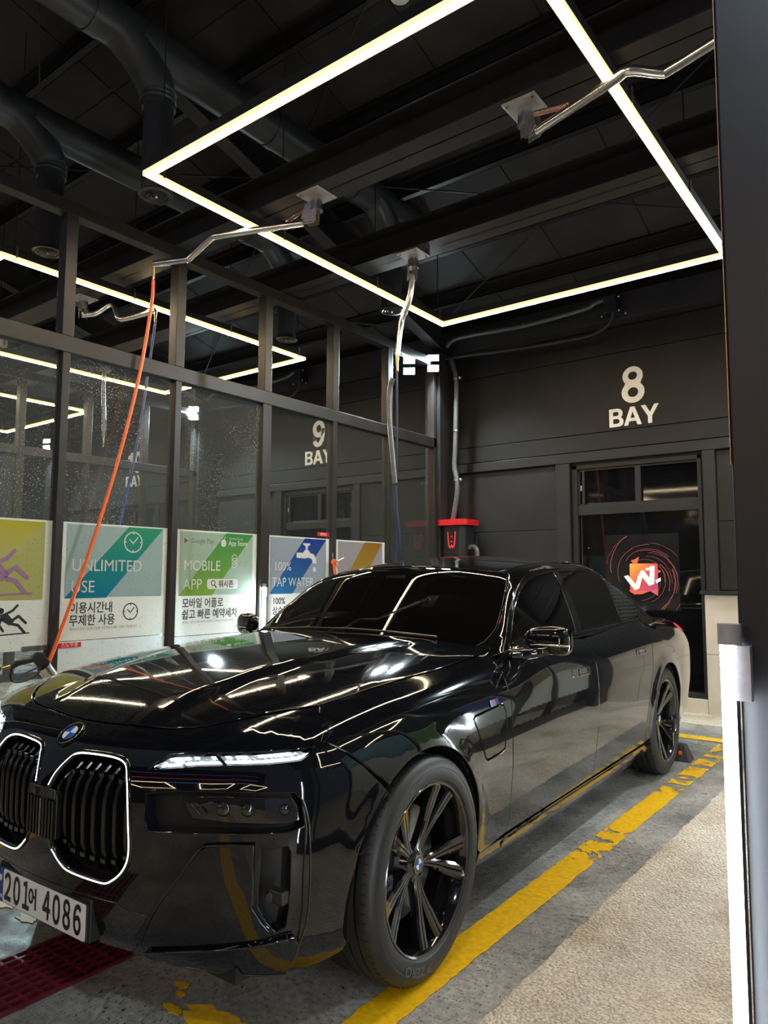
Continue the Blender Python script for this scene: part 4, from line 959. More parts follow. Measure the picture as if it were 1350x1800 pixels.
# ---------------------------------------------------------------- car
def paint_black():
    m, nt, b = nodes('black car paint'); N = nt.nodes.new; L = nt.links.new
    b.inputs['Base Color'].default_value = (.0035, .004, .006, 1); b.inputs['Roughness'].default_value = .06; b.inputs['Specular IOR Level'].default_value = .1
    b.inputs['Coat Weight'].default_value = 1; b.inputs['Coat Roughness'].default_value = .008; b.inputs['Coat IOR'].default_value = 1.47
    tc = N('ShaderNodeTexCoord'); n = N('ShaderNodeTexNoise'); n.inputs['Scale'].default_value = 7; L(tc.outputs['Object'], n.inputs['Vector'])
    mr = N('ShaderNodeMapRange'); mr.inputs['To Min'].default_value = .05; mr.inputs['To Max'].default_value = .08; L(n.outputs[0], mr.inputs[0]); L(mr.outputs[0], b.inputs['Roughness'])
    return m
M['paint'] = paint_black()
M['gloss'] = mat('gloss black trim', (.005, .005, .006), .07, 0, .5, coat=.6, var=.1)
M['car_glass'] = mat('tinted car glass', (.0025, .0025, .003), .015, 0, .4, var=.1)
M['satin_black'] = mat('satin black trim', (.012, .012, .013), .35, var=.15, scale=20)
M['cavity'] = mat('dark cavity', (.004, .004, .005), .6, var=.2)
M['tyre'] = mat('tyre rubber', (.013, .013, .0145), .5, var=.25, scale=25, bump=.08, bscale=120)
M['rim'] = mat('gloss black wheel', (.006, .006, .007), .10, 0, .5, coat=.7, var=.1)
M['disc'] = mat('brake disc', (.30, .30, .30), .35, 1, var=.2, scale=30)
M['caliper'] = mat('dark blue caliper', (.02, .025, .035), .35, var=.1)
M['chrome'] = mat('chrome', (.7, .7, .72), .06, 1, var=.05)
M['white_plate'] = mat('white number plate', (.78, .79, .80), .35, var=.04)
M['plate_blue'] = mat('blue plate strip', (.02, .04, .28), .35, var=.15, scale=40)
M['ink'] = mat('black plate lettering', (.006, .006, .007), .4, var=.1)
M['badge_blue'] = mat('badge blue', (.01, .10, .50), .2, var=.05); M['badge_white'] = mat('badge white', (.75, .77, .80), .2, var=.03)
M['m_light'] = mat('light blue stripe', (.05, .30, .70), .3, var=.05); M['m_dark'] = mat('dark blue stripe', (.03, .05, .30), .3, var=.05); M['m_red'] = mat('red stripe', (.65, .02, .03), .3, var=.05)
M['grille_led'] = emissive('grille outline light', (.95, .97, 1), 1.15)
M['drl'] = emissive('daytime light crystal', (.90, .96, 1), .9)
M['crystal'] = mat('cut crystal', (.62, .66, .72), .08, .6, emit=(.6, .75, 1), strength=.05, var=.5, scale=60)
M['tail'] = mat('red tail lamp', (.55, .02, .05), .1, emit=(1, .05, .1), strength=.15)
M['slat'] = mat('grille slat', (.007, .007, .0075), .22, 0, .5, var=.2, scale=30)
M['lampglass'] = mat('dark lamp glass', (.012, .012, .014), .04, 0, .5, coat=.5, var=.2)

car = empty('car', (0, 0, 0), .0391510, 'glossy black luxury saloon with illuminated kidney grille parked in the bay', 'car')
K = .0150
PR = {
 'side': (lambda P: (P[1], P[2]), lambda a: (np.stack([np.full(len(a), 1.3), a[:, 0], a[:, 1]], 1), np.tile([-1., 0, 0], (len(a), 1)), 0, 1.0)),
 'top': (lambda P: (P[0], P[1]), lambda a: (np.stack([a[:, 0], a[:, 1], np.full(len(a), 1.7)], 1), np.tile([0, 0, -1.], (len(a), 1)), 0, 1.15)),
 'front': (lambda P: (P[0], P[2]), lambda a: (np.stack([a[:, 0], np.full(len(a), -1.3), a[:, 1]], 1), np.tile([0, 1., 0], (len(a), 1)), 0, 1.2)),
 'back': (lambda P: (P[0], P[2]), lambda a: (np.stack([a[:, 0], np.full(len(a), 5.), a[:, 1]], 1), np.tile([0, -1., 0], (len(a), 1)), 0, 1.6)),
 'wrap': (lambda P: (math.degrees(math.atan2(P[0], -P[1]))*K, P[2]),
          lambda a: (np.stack([1.4*np.sin(np.radians(a[:, 0]/K)), -1.4*np.cos(np.radians(a[:, 0]/K)), a[:, 1]], 1),
                     np.stack([-np.sin(np.radians(a[:, 0]/K)), np.cos(np.radians(a[:, 0]/K)), 0*a[:, 0]], 1), 0, 1.0)),
 'diag': (lambda P: (P[1], (P[2]-P[0])*.70711),
          lambda a: (np.stack([-a[:, 1]*.70711+1.7*.70711, a[:, 0], a[:, 1]*.70711+1.7*.70711], 1), np.tile([-.70711, 0, -.70711], (len(a), 1)), 0, 1.2)),
}
def inpv(G, poly):
    c = np.zeros(len(G), bool); n = len(poly); j = n-1
    for i in range(n):
        xi, yi = poly[i]; xj, yj = poly[j]
        if yi != yj: c ^= ((yi > G[:, 1]) != (yj > G[:, 1])) & (G[:, 0] < (xj-xi)*(G[:, 1]-yi)/(yj-yi)+xi)
        j = i
    return c
def inset(poly, d):
    n = len(poly); A = sum(poly[i][0]*poly[(i+1) % n][1]-poly[(i+1) % n][0]*poly[i][1] for i in range(n)); s = 1 if A > 0 else -1; out = []
    for i in range(n):
        p, q, r = np.array(poly[i-1]), np.array(poly[i]), np.array(poly[(i+1) % n])
        e1 = q-p; e2 = r-q; n1 = np.array([-e1[1], e1[0]]); n2 = np.array([-e2[1], e2[0]])
        n1 = n1/(np.linalg.norm(n1)+1e-9); n2 = n2/(np.linalg.norm(n2)+1e-9); m_ = n1+n2; l = np.linalg.norm(m_)
        m_ = m_/l if l > .3 else n1
        out.append(tuple(q+s*d*m_/max(.5, float(m_@n1))))
    return out
def dens(poly, g):
    out = []; n = len(poly)
    for i in range(n):
        a, b_ = np.array(poly[i]), np.array(poly[(i+1) % n]); k = max(1, int(np.ceil(np.linalg.norm(b_-a)/g)))
        for t in range(k): out.append(tuple(a+(b_-a)*t/k))
    return out
def P2(proj, pts):
    to = PR[proj][0]; out = []
    for p in pts:
        if len(p) == 3: out.append(to(p))
        else: out.append((p[0]*K, p[1]) if proj == 'wrap' else (p[0], p[1]))
    return out
def surf(f, proj, ab):
    O, D, t0, t1 = PR[proj][1](np.array(ab, float)); return march(f, O, D, t0, t1, 45)
def panel(name, f, pts, proj, m_, holes=(), grid=.03, lift=0., flange=.018, gap=.0042, mirror=False, parent=None, hflange=None, rnd=.0032):
    poly = dens(inset(P2(proj, pts), gap), grid*.7)
    hs = [dens(inset(P2(proj, h), -gap), grid*.6) for h in holes]
    xs = [p[0] for p in poly]; ys = [p[1] for p in poly]; vs = list(poly); ed = [(i, (i+1) % len(poly)) for i in range(len(poly))]
    for h in hs:
        b0 = len(vs); vs += h; ed += [(b0+i, b0+(i+1) % len(h)) for i in range(len(h))]
    B = np.array(vs)
    gx = np.arange(min(xs)+grid*.5, max(xs), grid); gy = np.arange(min(ys)+grid*.5, max(ys), grid)
    G = np.array([(a, b_+(grid*.5 if i % 2 else 0)) for i, a in enumerate(gx) for b_ in gy]).reshape(-1, 2)
    if len(G):
        k = inpv(G, poly)
        for h in hs: k &= ~inpv(G, h)
        G = G[k]
        if len(G): G = G[((G[:, None, :]-B[None])**2).sum(2).min(1) > (grid*.5)**2]
        vs += [tuple(q) for q in G]
    r = delaunay_2d_cdt([Vector(v) for v in vs], ed, [], 0, 1e-7)
    V2 = [(v.x, v.y) for v in r[0]]; F = []
    CT = np.array([(sum(V2[i][0] for i in t)/len(t), sum(V2[i][1] for i in t)/len(t)) for t in r[2]])
    k = inpv(CT, poly)
    for h in hs: k &= ~inpv(CT, h)
    F = [tuple(t) for t, kk in zip(r[2], k) if kk]
    P = surf(f, proj, V2); ok = ~np.isnan(P[:, 0])
    F = [t for t in F if all(ok[i] for i in t)]; P = np.nan_to_num(P)
    Nn = grad(f, P); P = P+Nn*lift
    V = [tuple(p) for p in P]; NN = [tuple(n) for n in Nn]
    # turn faces outwards
    FF = []
    for t in F:
        a, b_, c = (P[i] for i in t[:3]); nn = np.cross(b_-a, c-a)
        FF.append(t if nn@Nn[t[0]] > 0 else t[::-1])
    F = FF; ec = {}
    for t in F:
        for i in range(len(t)): ec[(t[i], t[(i+1) % len(t)])] = 1
    bd = [e_ for e_ in ec if (e_[1], e_[0]) not in ec]
    out = {}
    for a, b_ in bd:
        t = P[b_]-P[a]; o_ = np.cross(t, Nn[a]); o_ = o_/(np.linalg.norm(o_)+1e-9)
        out.setdefault(a, []).append(o_); out.setdefault(b_, []).append(o_)
    hv = set()
    if hflange is not None and hs:
        for i in out:
            q = V2[i]
            if any(min((q[0]-h[k][0])**2+(q[1]-h[k][1])**2 for k in range(len(h))) < 1e-8 for h in hs): hv.add(i)
    idx = {}
    for i, os_ in out.items():
        o_ = sum(os_); o_ = o_/(np.linalg.norm(o_)+1e-9); fl = hflange if i in hv else flange
        a = len(V); p = P[i]; n_ = Nn[i]
        V.append(tuple(p+o_*rnd-n_*rnd)); d = o_*.8+n_*.6; NN.append(tuple(d/np.linalg.norm(d)))
        V.append(tuple(p+o_*rnd-n_*(rnd+.001))); NN.append(tuple(o_))
        V.append(tuple(p+o_*rnd-n_*fl)); NN.append(tuple(o_)); idx[i] = a
    for a, b_ in bd:
        p, q = idx[a], idx[b_]
        F += [(b_, a, p, q), (q, p, p+1, q+1), (q+1, p+1, p+2, q+2)]
    def make(sx):
        me = bpy.data.meshes.new(name)
        if sx > 0: me.from_pydata(V, [], F); nn = NN
        else: me.from_pydata([(-a, b_, c) for a, b_, c in V], [], [t[::-1] for t in F]); nn = [(-a, b_, c) for a, b_, c in NN]
        me.update(); me.materials.append(m_); me.shade_smooth(); me.normals_split_custom_set_from_vertices(nn)
        return link_mesh(name, me, parent if parent is not None else car)
    o = make(1); o2 = make(-1) if mirror else None
    return (o, o2) if mirror else o
def sym(half):   # mirrors an open chain starting and ending near x = 0
    return list(half)+[(-p[0],)+tuple(p[1:]) for p in reversed(half) if abs(p[0]) > 1e-6]
def mir(poly): return [(-p[0],)+tuple(p[1:]) for p in poly]
def arch(yc, a0, a1, r=.40, n=26): return [(yc+r*math.cos(R_(a0+(a1-a0)*i/n)), .37+r*math.sin(R_(a0+(a1-a0)*i/n))) for i in range(n+1)]

# bonnet, front panel and bumper
HE = [(0, -.695), (.12, -.690), (.212, -.680), (.321, -.668), (.40, -.655), (.467, -.632), (.525, -.597), (.575, -.553), (.64, -.475), (.706, -.387), (.737, -.335), (.757, -.25), (.771, -.157), (.786, .02), (.796, .18), (.80, .329), (.797, .5), (.79, .649), (.778, .80), (.762, .885)]
CW = [(.70, .845), (.6, .80), (.43, .755), (.25, .735), (0, .728)]
panel('bonnet', fbody, sym(HE+CW), 'top', M['paint'], grid=.035)
def th(p): return (math.degrees(math.atan2(p[0], -p[1])), p[2])
HEw = []
for (x, y) in HE[:11]:
    z = float(surf(fbody, 'top', [(x, y)])[0][2]); HEw.append(th((x, y, z)))
FS = [(62.4, .859), (64.8, .841), (70.2, .775), (76.1, .676)]
ARF = [(73.6, .645), (71.5, .611), (69.6, .565), (68.4, .522), (67.5, .46), (67.0, .39), (67.0, .32), (67.4, .262)]
BOT = [(66.6, .232), (64, .218), (61.7, .214), (58.5, .214), (55.4, .218), (50, .226), (46, .230), (38.8, .228), (30, .226), (24.8, .217), (12, .21), (0, .207)]
kid = [(.038, .685), (.052, .722), (.080, .762), (.112, .786), (.20, .793), (.295, .793), (.345, .782), (.372, .755), (.400, .70), (.412, .62), (.416, .55), (.408, .508), (.385, .474), (.350, .447), (.315, .434), (.23, .436), (.155, .443), (.115, .462), (.078, .492), (.052, .54), (.036, .62)]
def kw(s=1.): 
    c = (.225, .615); out = []
    for x, z in kid:
        q = surf(fbody, 'front', [(c[0]+(x-c[0])*s, c[1]+(z-c[1])*s)])[0]; out.append(th(q))
    return out
KW = kw(1.045)
DRL = [(29.8, .779), (31.2, .796), (33.9, .818), (40, .829), (48.2, .839), (55, .846), (60.2, .848), (59.3, .835), (57.7, .821), (52, .816), (47.3, .813), (40, .803), (34, .789)]
REC = [(30.3, .712), (33, .722), (36.5, .730), (45.5, .738), (53, .738), (56.0, .735), (57.1, .715), (57.7, .67), (57.4, .645), (55.5, .635), (45, .628), (36, .618), (31, .612), (30.2, .65)]
CUR = [(51.0, .585), (54.9, .590), (55.4, .575), (55.3, .411), (54.9, .362), (53.6, .352), (52, .385), (50.7, .43)]
half = HEw+[(64.2, .895)]+FS+ARF+BOT
holes = []
for h in (KW, DRL, REC, CUR): holes += [h, mir(h)]
panel('front_bumper', fbody, sym(half), 'wrap', M['paint'], holes=holes, grid=.026, hflange=.06)
for h, lf, mm, nm in ((KW, -.055, 'cavity', 'grille_backing'), (REC, -.052, 'cavity', 'lamp_recess'), (CUR, -.05, 'cavity', 'air_curtain')):
    panel(nm, fbody, inset([(a*K, b_) for a, b_ in h], -.004) and [(a, b_) for a, b_ in h], 'wrap', M[mm], grid=.04, lift=lf, flange=.002, gap=-.006, mirror=True)
panel('headlamp_glass', fbody, [(36.3, .720), (45, .729), (55.8, .727), (56.9, .70), (57.3, .655), (56, .648), (45, .648), (38.8, .652)], 'wrap', M['lampglass'], grid=.03, lift=-.024, flange=.03, mirror=True)
for sgn in (1, -1):
    for (t_, z, r) in ((44.5, .689, .022), (48.5, .690, .020), (54.6, .690, .016)):
        q = surf(fbody, 'wrap', [(t_*K, z)])[0]; n_ = grad(fbody, q[None])[0]; q = q-n_*.022
        MB().lathe([(r, 0), (r*.92, .004), (r*.6, .007), (0, .009)], n=20).build('lamp_lens', M['lampglass'], car, 60, loc=(q[0]*sgn, q[1], q[2]), rot=(R_(90), 0, R_(t_)*sgn))
    q0 = surf(fbody, 'wrap', [(39.2*K, .70), (41*K, .67), (40.2*K, .695), (43*K, .71)])
    for a, b_ in ((0, 1), (2, 3)): MB().tube([(q0[a][0]*sgn, q0[a][1]+.004, q0[a][2]), (q0[b_][0]*sgn, q0[b_][1]+.004, q0[b_][2])], .004, 6).build('lamp_blade', M['satin_black'], car)
# crystal daytime lights: backing, cut facets, bright edge
panel('light_backing', fbody, DRL, 'wrap', M['gloss'], grid=.03, lift=-.016, flange=.002, gap=-.004, mirror=True)
rnd = random.Random(11)
def drl_edges(t):
    top = np.interp(t, [29.8, 31.2, 33.9, 40, 48.2, 55, 60.2], [.779, .796, .818, .829, .839, .846, .848]); bot = np.interp(t, [29.8, 34, 40, 47.3, 52, 57.7, 59.3, 60.2], [.779, .789, .803, .813, .816, .821, .835, .848]); return top, bot
for (ta, tb) in ((31.0, 43.6), (44.4, 58.6)):
    n = 15; q2 = []; dd = []; kind = []
    def pt(t, w2, d=0):
        t2 = min(max(t-1.4*(w2-.5), 30.6), 59.6); tp, bt = drl_edges(t2); q2.append((t2*K, bt+.003+(tp-bt-.006)*w2)); dd.append(d)
    for i in range(n):
        for j in range(3):
            a0, a1 = ta+(tb-ta)*i/n, ta+(tb-ta)*(i+1)/n; w0, w1 = j/3, (j+1)/3
            pt(a0, w0); pt(a1, w0); pt(a1, w1); pt(a0, w1); pt((a0+a1)/2+rnd.uniform(-.2, .2), (w0+w1)/2, rnd.uniform(.002, .006))
            kind.append((j == 0 and rnd.random() < .9) or (j == 2 and rnd.random() < .55) or rnd.random() < .12)
    Q = surf(fbody, 'wrap', q2); Q = Q+grad(fbody, Q)*(np.array(dd)[:, None]-.006)
    for sgn in (1, -1):
        fc = MB(); lt = MB()
        for c, lit in enumerate(kind): (lt if lit else fc).add([(p[0]*sgn, p[1], p[2]) for p in Q[5*c:5*c+5]], [(0, 1, 4), (1, 2, 4), (2, 3, 4), (3, 0, 4)])
        fc.build('light_crystal', M['crystal'], car); lt.build('daytime_light', M['drl'], car)
# kidney grilles
KR = []
for x, z in kid: KR.append(tuple(surf(fbody, 'front', [(x, z)])[0]))
for sgn in (1, -1):
    ring = [(x*sgn, y-.001, z) for x, y, z in KR]
    k0 = ring[0:19]                                           # the outline light stays open beside the radar panel
    MB().tube(crv(k0, 4), .0032, 8).build('outline_light', M['grille_led'], car, 60)
    MB().tube(crv(ring+[ring[0]], 3)[:-1], .0105, 8, closed=True).build('grille_frame', M['gloss'], car, 60).location = (0, .008, 0)
    g_ = [(x, z) for x, z in kid]
    for i in range(8):
        x = .060+.0455*i
        zs = []
        for a, b_ in zip(g_, g_[1:]+g_[:1]):
            if (a[0]-x)*(b_[0]-x) <= 0 and abs(a[0]-b_[0]) > 1e-6: zs.append(a[1]+(b_[1]-a[1])*(x-a[0])/(b_[0]-a[0]))
        z0, z1 = min(zs)+.012, max(zs)-.012; mb = MB(); P_ = []
        n = 9; YK = surf(fbody, 'front', [(x, z0+(z1-z0)*k/9) for k in range(10)])[:, 1]
        for k in range(n+1):
            t = k/n; z = z0+(z1-z0)*t; y = YK[k]
            dep = .016+.030*max(0, (t-.80)/.20)**1.2+.028*max(0, (.24-t)/.24)
            P_.append((x, y+dep, z))
        vs = []; fs = []
        for (px, py, pz) in P_:
            vs += [(sgn*(px-.007), py+.005, pz), (sgn*(px-.003), py, pz), (sgn*(px+.003), py, pz), (sgn*(px+.007), py+.005, pz), (sgn*(px+.007), py+.045, pz), (sgn*(px-.007), py+.045, pz)]
        for k in range(n):
            for j in range(6): fs.append((6*k+j, 6*k+(j+1) % 6, 6*k+6+(j+1) % 6, 6*k+6+j))
        fs += [tuple(range(6)), tuple(range(6*n, 6*n+6))]
        s = mb.add(vs, fs).build('grille_slat', M['slat'], car, 30)
        for t in (.87, .13): 
            z = z0+(z1-z0)*t; y = float(surf(fbody, 'front', [(x, z)])[0][1])
            MB().box((sgn*x-.012, y+.020, z-.010), (sgn*x+.012, y+.05, z+.006)).build('slat_clip', M['gloss'], s, bevel=.002)
# ribbed radar panel bridging the kidneys
rp_ = MB().box((-.068, -.858, .520), (.092, -.835, .668)).build('radar_panel', M['slat'], car, bevel=.004)
for i in range(9):
    x = -.060+.018*i; boxo('rib', (x-.004, -.866, .522), (x+.005, -.856, .642), M['slat'] if i != 4 else M['disc'], rp_)
MB().box((-.062, -.862, .645), (.086, -.850, .676)).build('radar_cap', M['satin_black'], rp_, bevel=.004)
MB().cyl((-.02, -.870, .66), (-.02, -.858, .66), .010, n=16).build('camera_lens', M['lampglass'], rp_, 40)
# overlay panels that carry the bumper creases
panel('bumper_insert', fbody, [(41.2, .578), (42.4, .590), (46, .597), (49.9, .60), (50.0, .50), (49.9, .425), (51.3, .385), (53.2, .345), (45, .318), (38, .295), (31.5, .272), (29.2, .270), (33.5, .40)], 'wrap', M['paint'], grid=.03, lift=.010, flange=.016, mirror=True, rnd=.006)
panel('front_splitter', fbody, [(30.4, .254), (38, .280), (46, .306), (54, .332), (56.3, .335), (57.3, .31), (56.6, .262), (55.6, .232), (46, .234), (38.8, .232), (33, .234)], 'wrap', M['paint'], grid=.03, lift=.016, flange=.022, mirror=True, rnd=.006)
panel('corner_blade', fbody, [(56.9, .72), (57.7, .715), (58.6, .64), (58.9, .50), (58.8, .38), (57.6, .31), (57.0, .322), (57.5, .40), (57.4, .50), (57.6, .64)], 'wrap', M['paint'], grid=.02, lift=.007, flange=.01, mirror=True, rnd=.004)
panel('lower_intake', fbody, sym([(0, .232), (14, .236), (22, .246), (27.5, .275), (30.5, .335), (31.4, .365), (27, .372), (24, .385), (20, .385), (0, .388)]), 'wrap', M['gloss'], grid=.03, lift=.003, flange=.006, rnd=.003)
for sgn in (1, -1):
    q = surf(fbody, 'wrap', [(52.1*K, .455)])[0]; MB().lathe([(.016, 0), (.016, .014), (.010, .018), (0, .018)], n=20).build('park_sensor', M['satin_black'], car, 40, loc=(q[0]*sgn, q[1]+.01, q[2]), rot=(R_(90), 0, R_(50)*sgn))
    boxo('sensor_arm', (q[0]*sgn-.005 if sgn > 0 else q[0]*sgn-.055, q[1]+.0, .440), (q[0]*sgn+.055 if sgn > 0 else q[0]*sgn+.005, q[1]+.03, .478), M['satin_black'], car, .006)
    q = surf(fbody, 'wrap', [(68.6*K, .533)])[0]; MB().lathe([(.014, 0), (.014, .002), (.012, .0022), (.012, .0)], n=20).build('park_sensor', M['gloss'], car, 60, loc=(q[0]*sgn, q[1], q[2]), rot=(0, R_(90)*sgn, R_(-10)*sgn))
# beads added to draw highlight lines along the bumper creases
def bead(pts, r=.0034, lf=.010):
    Q = surf(fbody, 'wrap', [(a*K, b_) for a, b_ in crv(pts, 6)]); Q = Q+grad(fbody, Q)*lf
    for sgn in (1, -1): MB().tube([(p[0]*sgn, p[1], p[2]) for p in Q], r, 8).build('highlight_bead', M['gloss'], car, 60)
bead([(49.9, .601), (46, .598), (42.6, .592), (41.2, .580), (37.5, .49), (33.5, .40), (29.2, .272), (27.4, .246)])
bead([(30.4, .256), (38, .282), (46, .308), (54, .334), (56.3, .337)], .003, .015)
bead([(57.2, .718), (58.1, .66), (58.5, .56), (58.6, .45), (58.3, .37), (57.4, .315), (56.6, .262), (55.6, .234)], .003, .008)
bead([(30.4, .256), (31.6, .242), (36, .234), (46, .233), (55.6, .232)], .003, .015)
# number plate
pl = MB().prism(rbox_pts(-.265, .250, .265, .366, .008), lambda a, b_, t: (a, -.835-t, b_), .012).build('number_plate', M['satin_black'], car, bevel=.002)
MB().box((-.27, -.838, .246), (.27, -.80, .374)).build('plate_holder', M['satin_black'], pl, bevel=.004)
MB().prism(rbox_pts(-.222, .254, .260, .362, .006), lambda a, b_, t: (a, -.847-t, b_), .002).build('plate_face', M['white_plate'], pl)
MB().prism(rbox_pts(-.260, .254, -.224, .362, .005), lambda a, b_, t: (a, -.847-t, b_), .002).build('plate_strip', M['plate_blue'], pl)
MB().prism([(-.242+.011*math.cos(a*.5236), .330+.011*math.sin(a*.5236)) for a in range(12)], lambda a, b_, t: (a, -.849-t, b_), .0008).build('plate_emblem', M['badge_white'], pl)
text('plate_letters', 'KOR', .018, M['badge_white'], pl, lambda u, v, h: (u-.242, -.8495-h, v+.265), .0006)
text('plate_letters', '２０１', .114, M['ink'], pl, lambda u, v, h: (u-.226, -.8495-h, v+.268), .0008, .0030, 'LEFT', sx=.62, spacing=.62)
text('plate_letters', '어', .070, M['ink'], pl, lambda u, v, h: (u-.062, -.8495-h, v+.284), .0008, .0020, 'LEFT', sx=.85)
text('plate_letters', '４０８６', .114, M['ink'], pl, lambda u, v, h: (u+.012, -.8495-h, v+.268), .0008, .0030, 'LEFT', sx=.62, spacing=.62)
def roundel(parent, r, loc, basis):
    """blue and white quartered badge with a dark ring"""
    X, Y, Z = basis
    def mp(a, b_, h): p = Vector(loc)+X*a+Y*b_+Z*h; return tuple(p)
    cs = lambda r_, a0, a1, n: [(r_*math.cos(R_(a0+(a1-a0)*i/n)), r_*math.sin(R_(a0+(a1-a0)*i/n))) for i in range(n+1)]
    MB().prism(cs(r, 0, 360, 32)[:-1], mp, r*.10).build('badge_ring', M['gloss'], parent)
    vs = MB(); 
    for rr in (r, r*.62): 
        vs.tube([mp(a, b_, r*.10) for a, b_ in cs(rr, 0, 360, 28)[:-1]], r*.035, 6, closed=True, up=tuple(Z))
    vs.build('badge_chrome', M['chrome'], parent, 60)
    for q in range(4): MB().prism([(0, 0)]+cs(r*.60, 90*q, 90*q+90, 8), lambda a, b_, h: mp(a, b_, h+r*.10), r*.05).build('badge_quarter', M['badge_blue'] if q in (1, 3) else M['badge_white'], parent)
q = surf(fbody, 'top', [(0, -.758)])[0]; n_ = Vector(grad(fbody, q[None])[0]); X = Vector((1, 0, 0)); Y_ = n_.cross(X).normalized()
bd_ = MB().prism([(.052*math.cos(a*.2), .052*math.sin(a*.2)) for a in range(31)], lambda a, b_, h: tuple(Vector(q)+X*a+Y_*b_+n_*(h-.004)), .006).build('bonnet_badge', M['gloss'], car)
roundel(bd_, .046, Vector(q)+n_*.001, (X, Y_, n_))

# sides
FLAP = [(.352, .812), (.372, .822), (.60, .838), (.626, .832), (.636, .80), (.630, .70), (.615, .655), (.590, .645), (.47, .636), (.445, .645), (.425, .68), (.372, .775)]
def onb(y, z):
    q = surf(fbody, 'side', [(y, z)])[0]; return tuple(q)
HT = [tuple(surf(fbody, 'top', [(x, y)])[0]) for x, y in HE[10:-1]]
HT = [(a+.004, b_, c-.003) for a, b_, c in HT]
DFE = [(.845, .748, .992), (.905, .731, .931), (.936, .706, .876), (.961, .690, .773), (.961, .692, .653), (.95, .700, .483), (.931, .705, .335), (.925, .690, .285)]
fen = HT+[(.80, .82, 1.018)]+DFE+[onb(.47, .262)]+[onb(*p) for p in arch(0, -8, 126)]+[(.936, -.337, .775), (.886, -.418, .841), (.86, -.449, .859), (.80, -.40, .905)]
panel('front_fender', fbody, fen, 'diag', M['paint'], holes=[[onb(*p) for p in FLAP]], grid=.03, mirror=True, hflange=.012)
panel('charge_flap', fbody, [onb(*p) for p in inset(FLAP, .002)], 'diag', M['paint'], grid=.03, mirror=True, rnd=.003)
BELT = [(.93, 1.024), (1.0, 1.030), (1.2, 1.050), (1.5, 1.050), (1.8, 1.046), (2.2, 1.052), (2.6, 1.063), (2.8, 1.070), (2.95, 1.062)]
def onbelt(y, z):
    q = march(fgreen, np.array([[1.3, y, z]]), np.array([[-1., 0, 0]]), 0, 1.1)[0]; return (q[0]+.012, y, z)
BL = [onbelt(y, z) for y, z in BELT]
DS = [(.889, 1.776, 1.040), (.918, 1.800, .972), (.951, 1.791, .877), (.965, 1.785, .745), (.956, 1.773, .511), (.938, 1.768, .364), (.925, 1.757, .285)]
bl1 = [p for p in BL if p[1] < 1.75]; bl2 = [p for p in BL if p[1] > 1.82]
panel('front_door', fbody, DFE[::-1]+[(.83, .86, 1.018)]+bl1+DS, 'diag', M['paint'], grid=.032, mirror=True)
DR = [(.872, 2.955, 1.046), (.908, 2.960, .999), (.955, 2.890, .893), (.971, 2.836, .747), (.968, 2.775, .63), (.955, 2.735, .5), (.935, 2.725, .36), (.925, 2.725, .285)]
panel('rear_door', fbody, DS[::-1]+bl2+DR, 'diag', M['paint'], grid=.032, mirror=True)
rq = DR[::-1]+[(.83, 3.2, 1.05), (.81, 3.5, 1.05), (.76, 3.9, 1.055), (.70, 4.25, 1.045), onb(4.36, .93), onb(4.40, .7), onb(4.38, .5), onb(4.25, .3)]+[onb(3.62, .24)]+[onb(*p) for p in arch(3.215, -10, 188)]+[onb(2.76, .30)]
panel('rear_quarter', fbody, rq, 'diag', M['paint'], grid=.035, mirror=True)
panel('side_sill', fbody, [(.45, .268), (1.2, .276), (2.74, .280), (2.80, .25), (2.79, .19), (2.70, .165), (1.5, .160), (.55, .160), (.46, .18)], 'side', M['paint'], grid=.035, mirror=True, flange=.03)
panel('sill_insert', fbody, [(.66, .252), (.70, .262), (1.5, .268), (2.5, .270), (2.56, .258), (2.50, .236), (1.5, .232), (.72, .224), (.67, .232)], 'side', M['gloss'], grid=.035, lift=.006, mirror=True, flange=.01, rnd=.004)
panel('boot_lid', fbody, sym([(0, 3.52), (.4, 3.56), (.70, 3.62), (.74, 3.9), (.68, 4.22), (.6, 4.37), (0, 4.44)]), 'top', M['paint'], grid=.05)
panel('rear_bumper', fbody, sym([(0, .98), (.5, .98), (.72, .95), (.80, .85), (.82, .6), (.80, .3), (.6, .22), (0, .22)]), 'back', M['paint'], grid=.06)
panel('tail_lamp', fbody, [onb(4.18, .985), onb(4.34, .975), onb(4.34, .90), onb(4.20, .93)], 'diag', M['tail'], grid=.03, lift=.006, mirror=True)
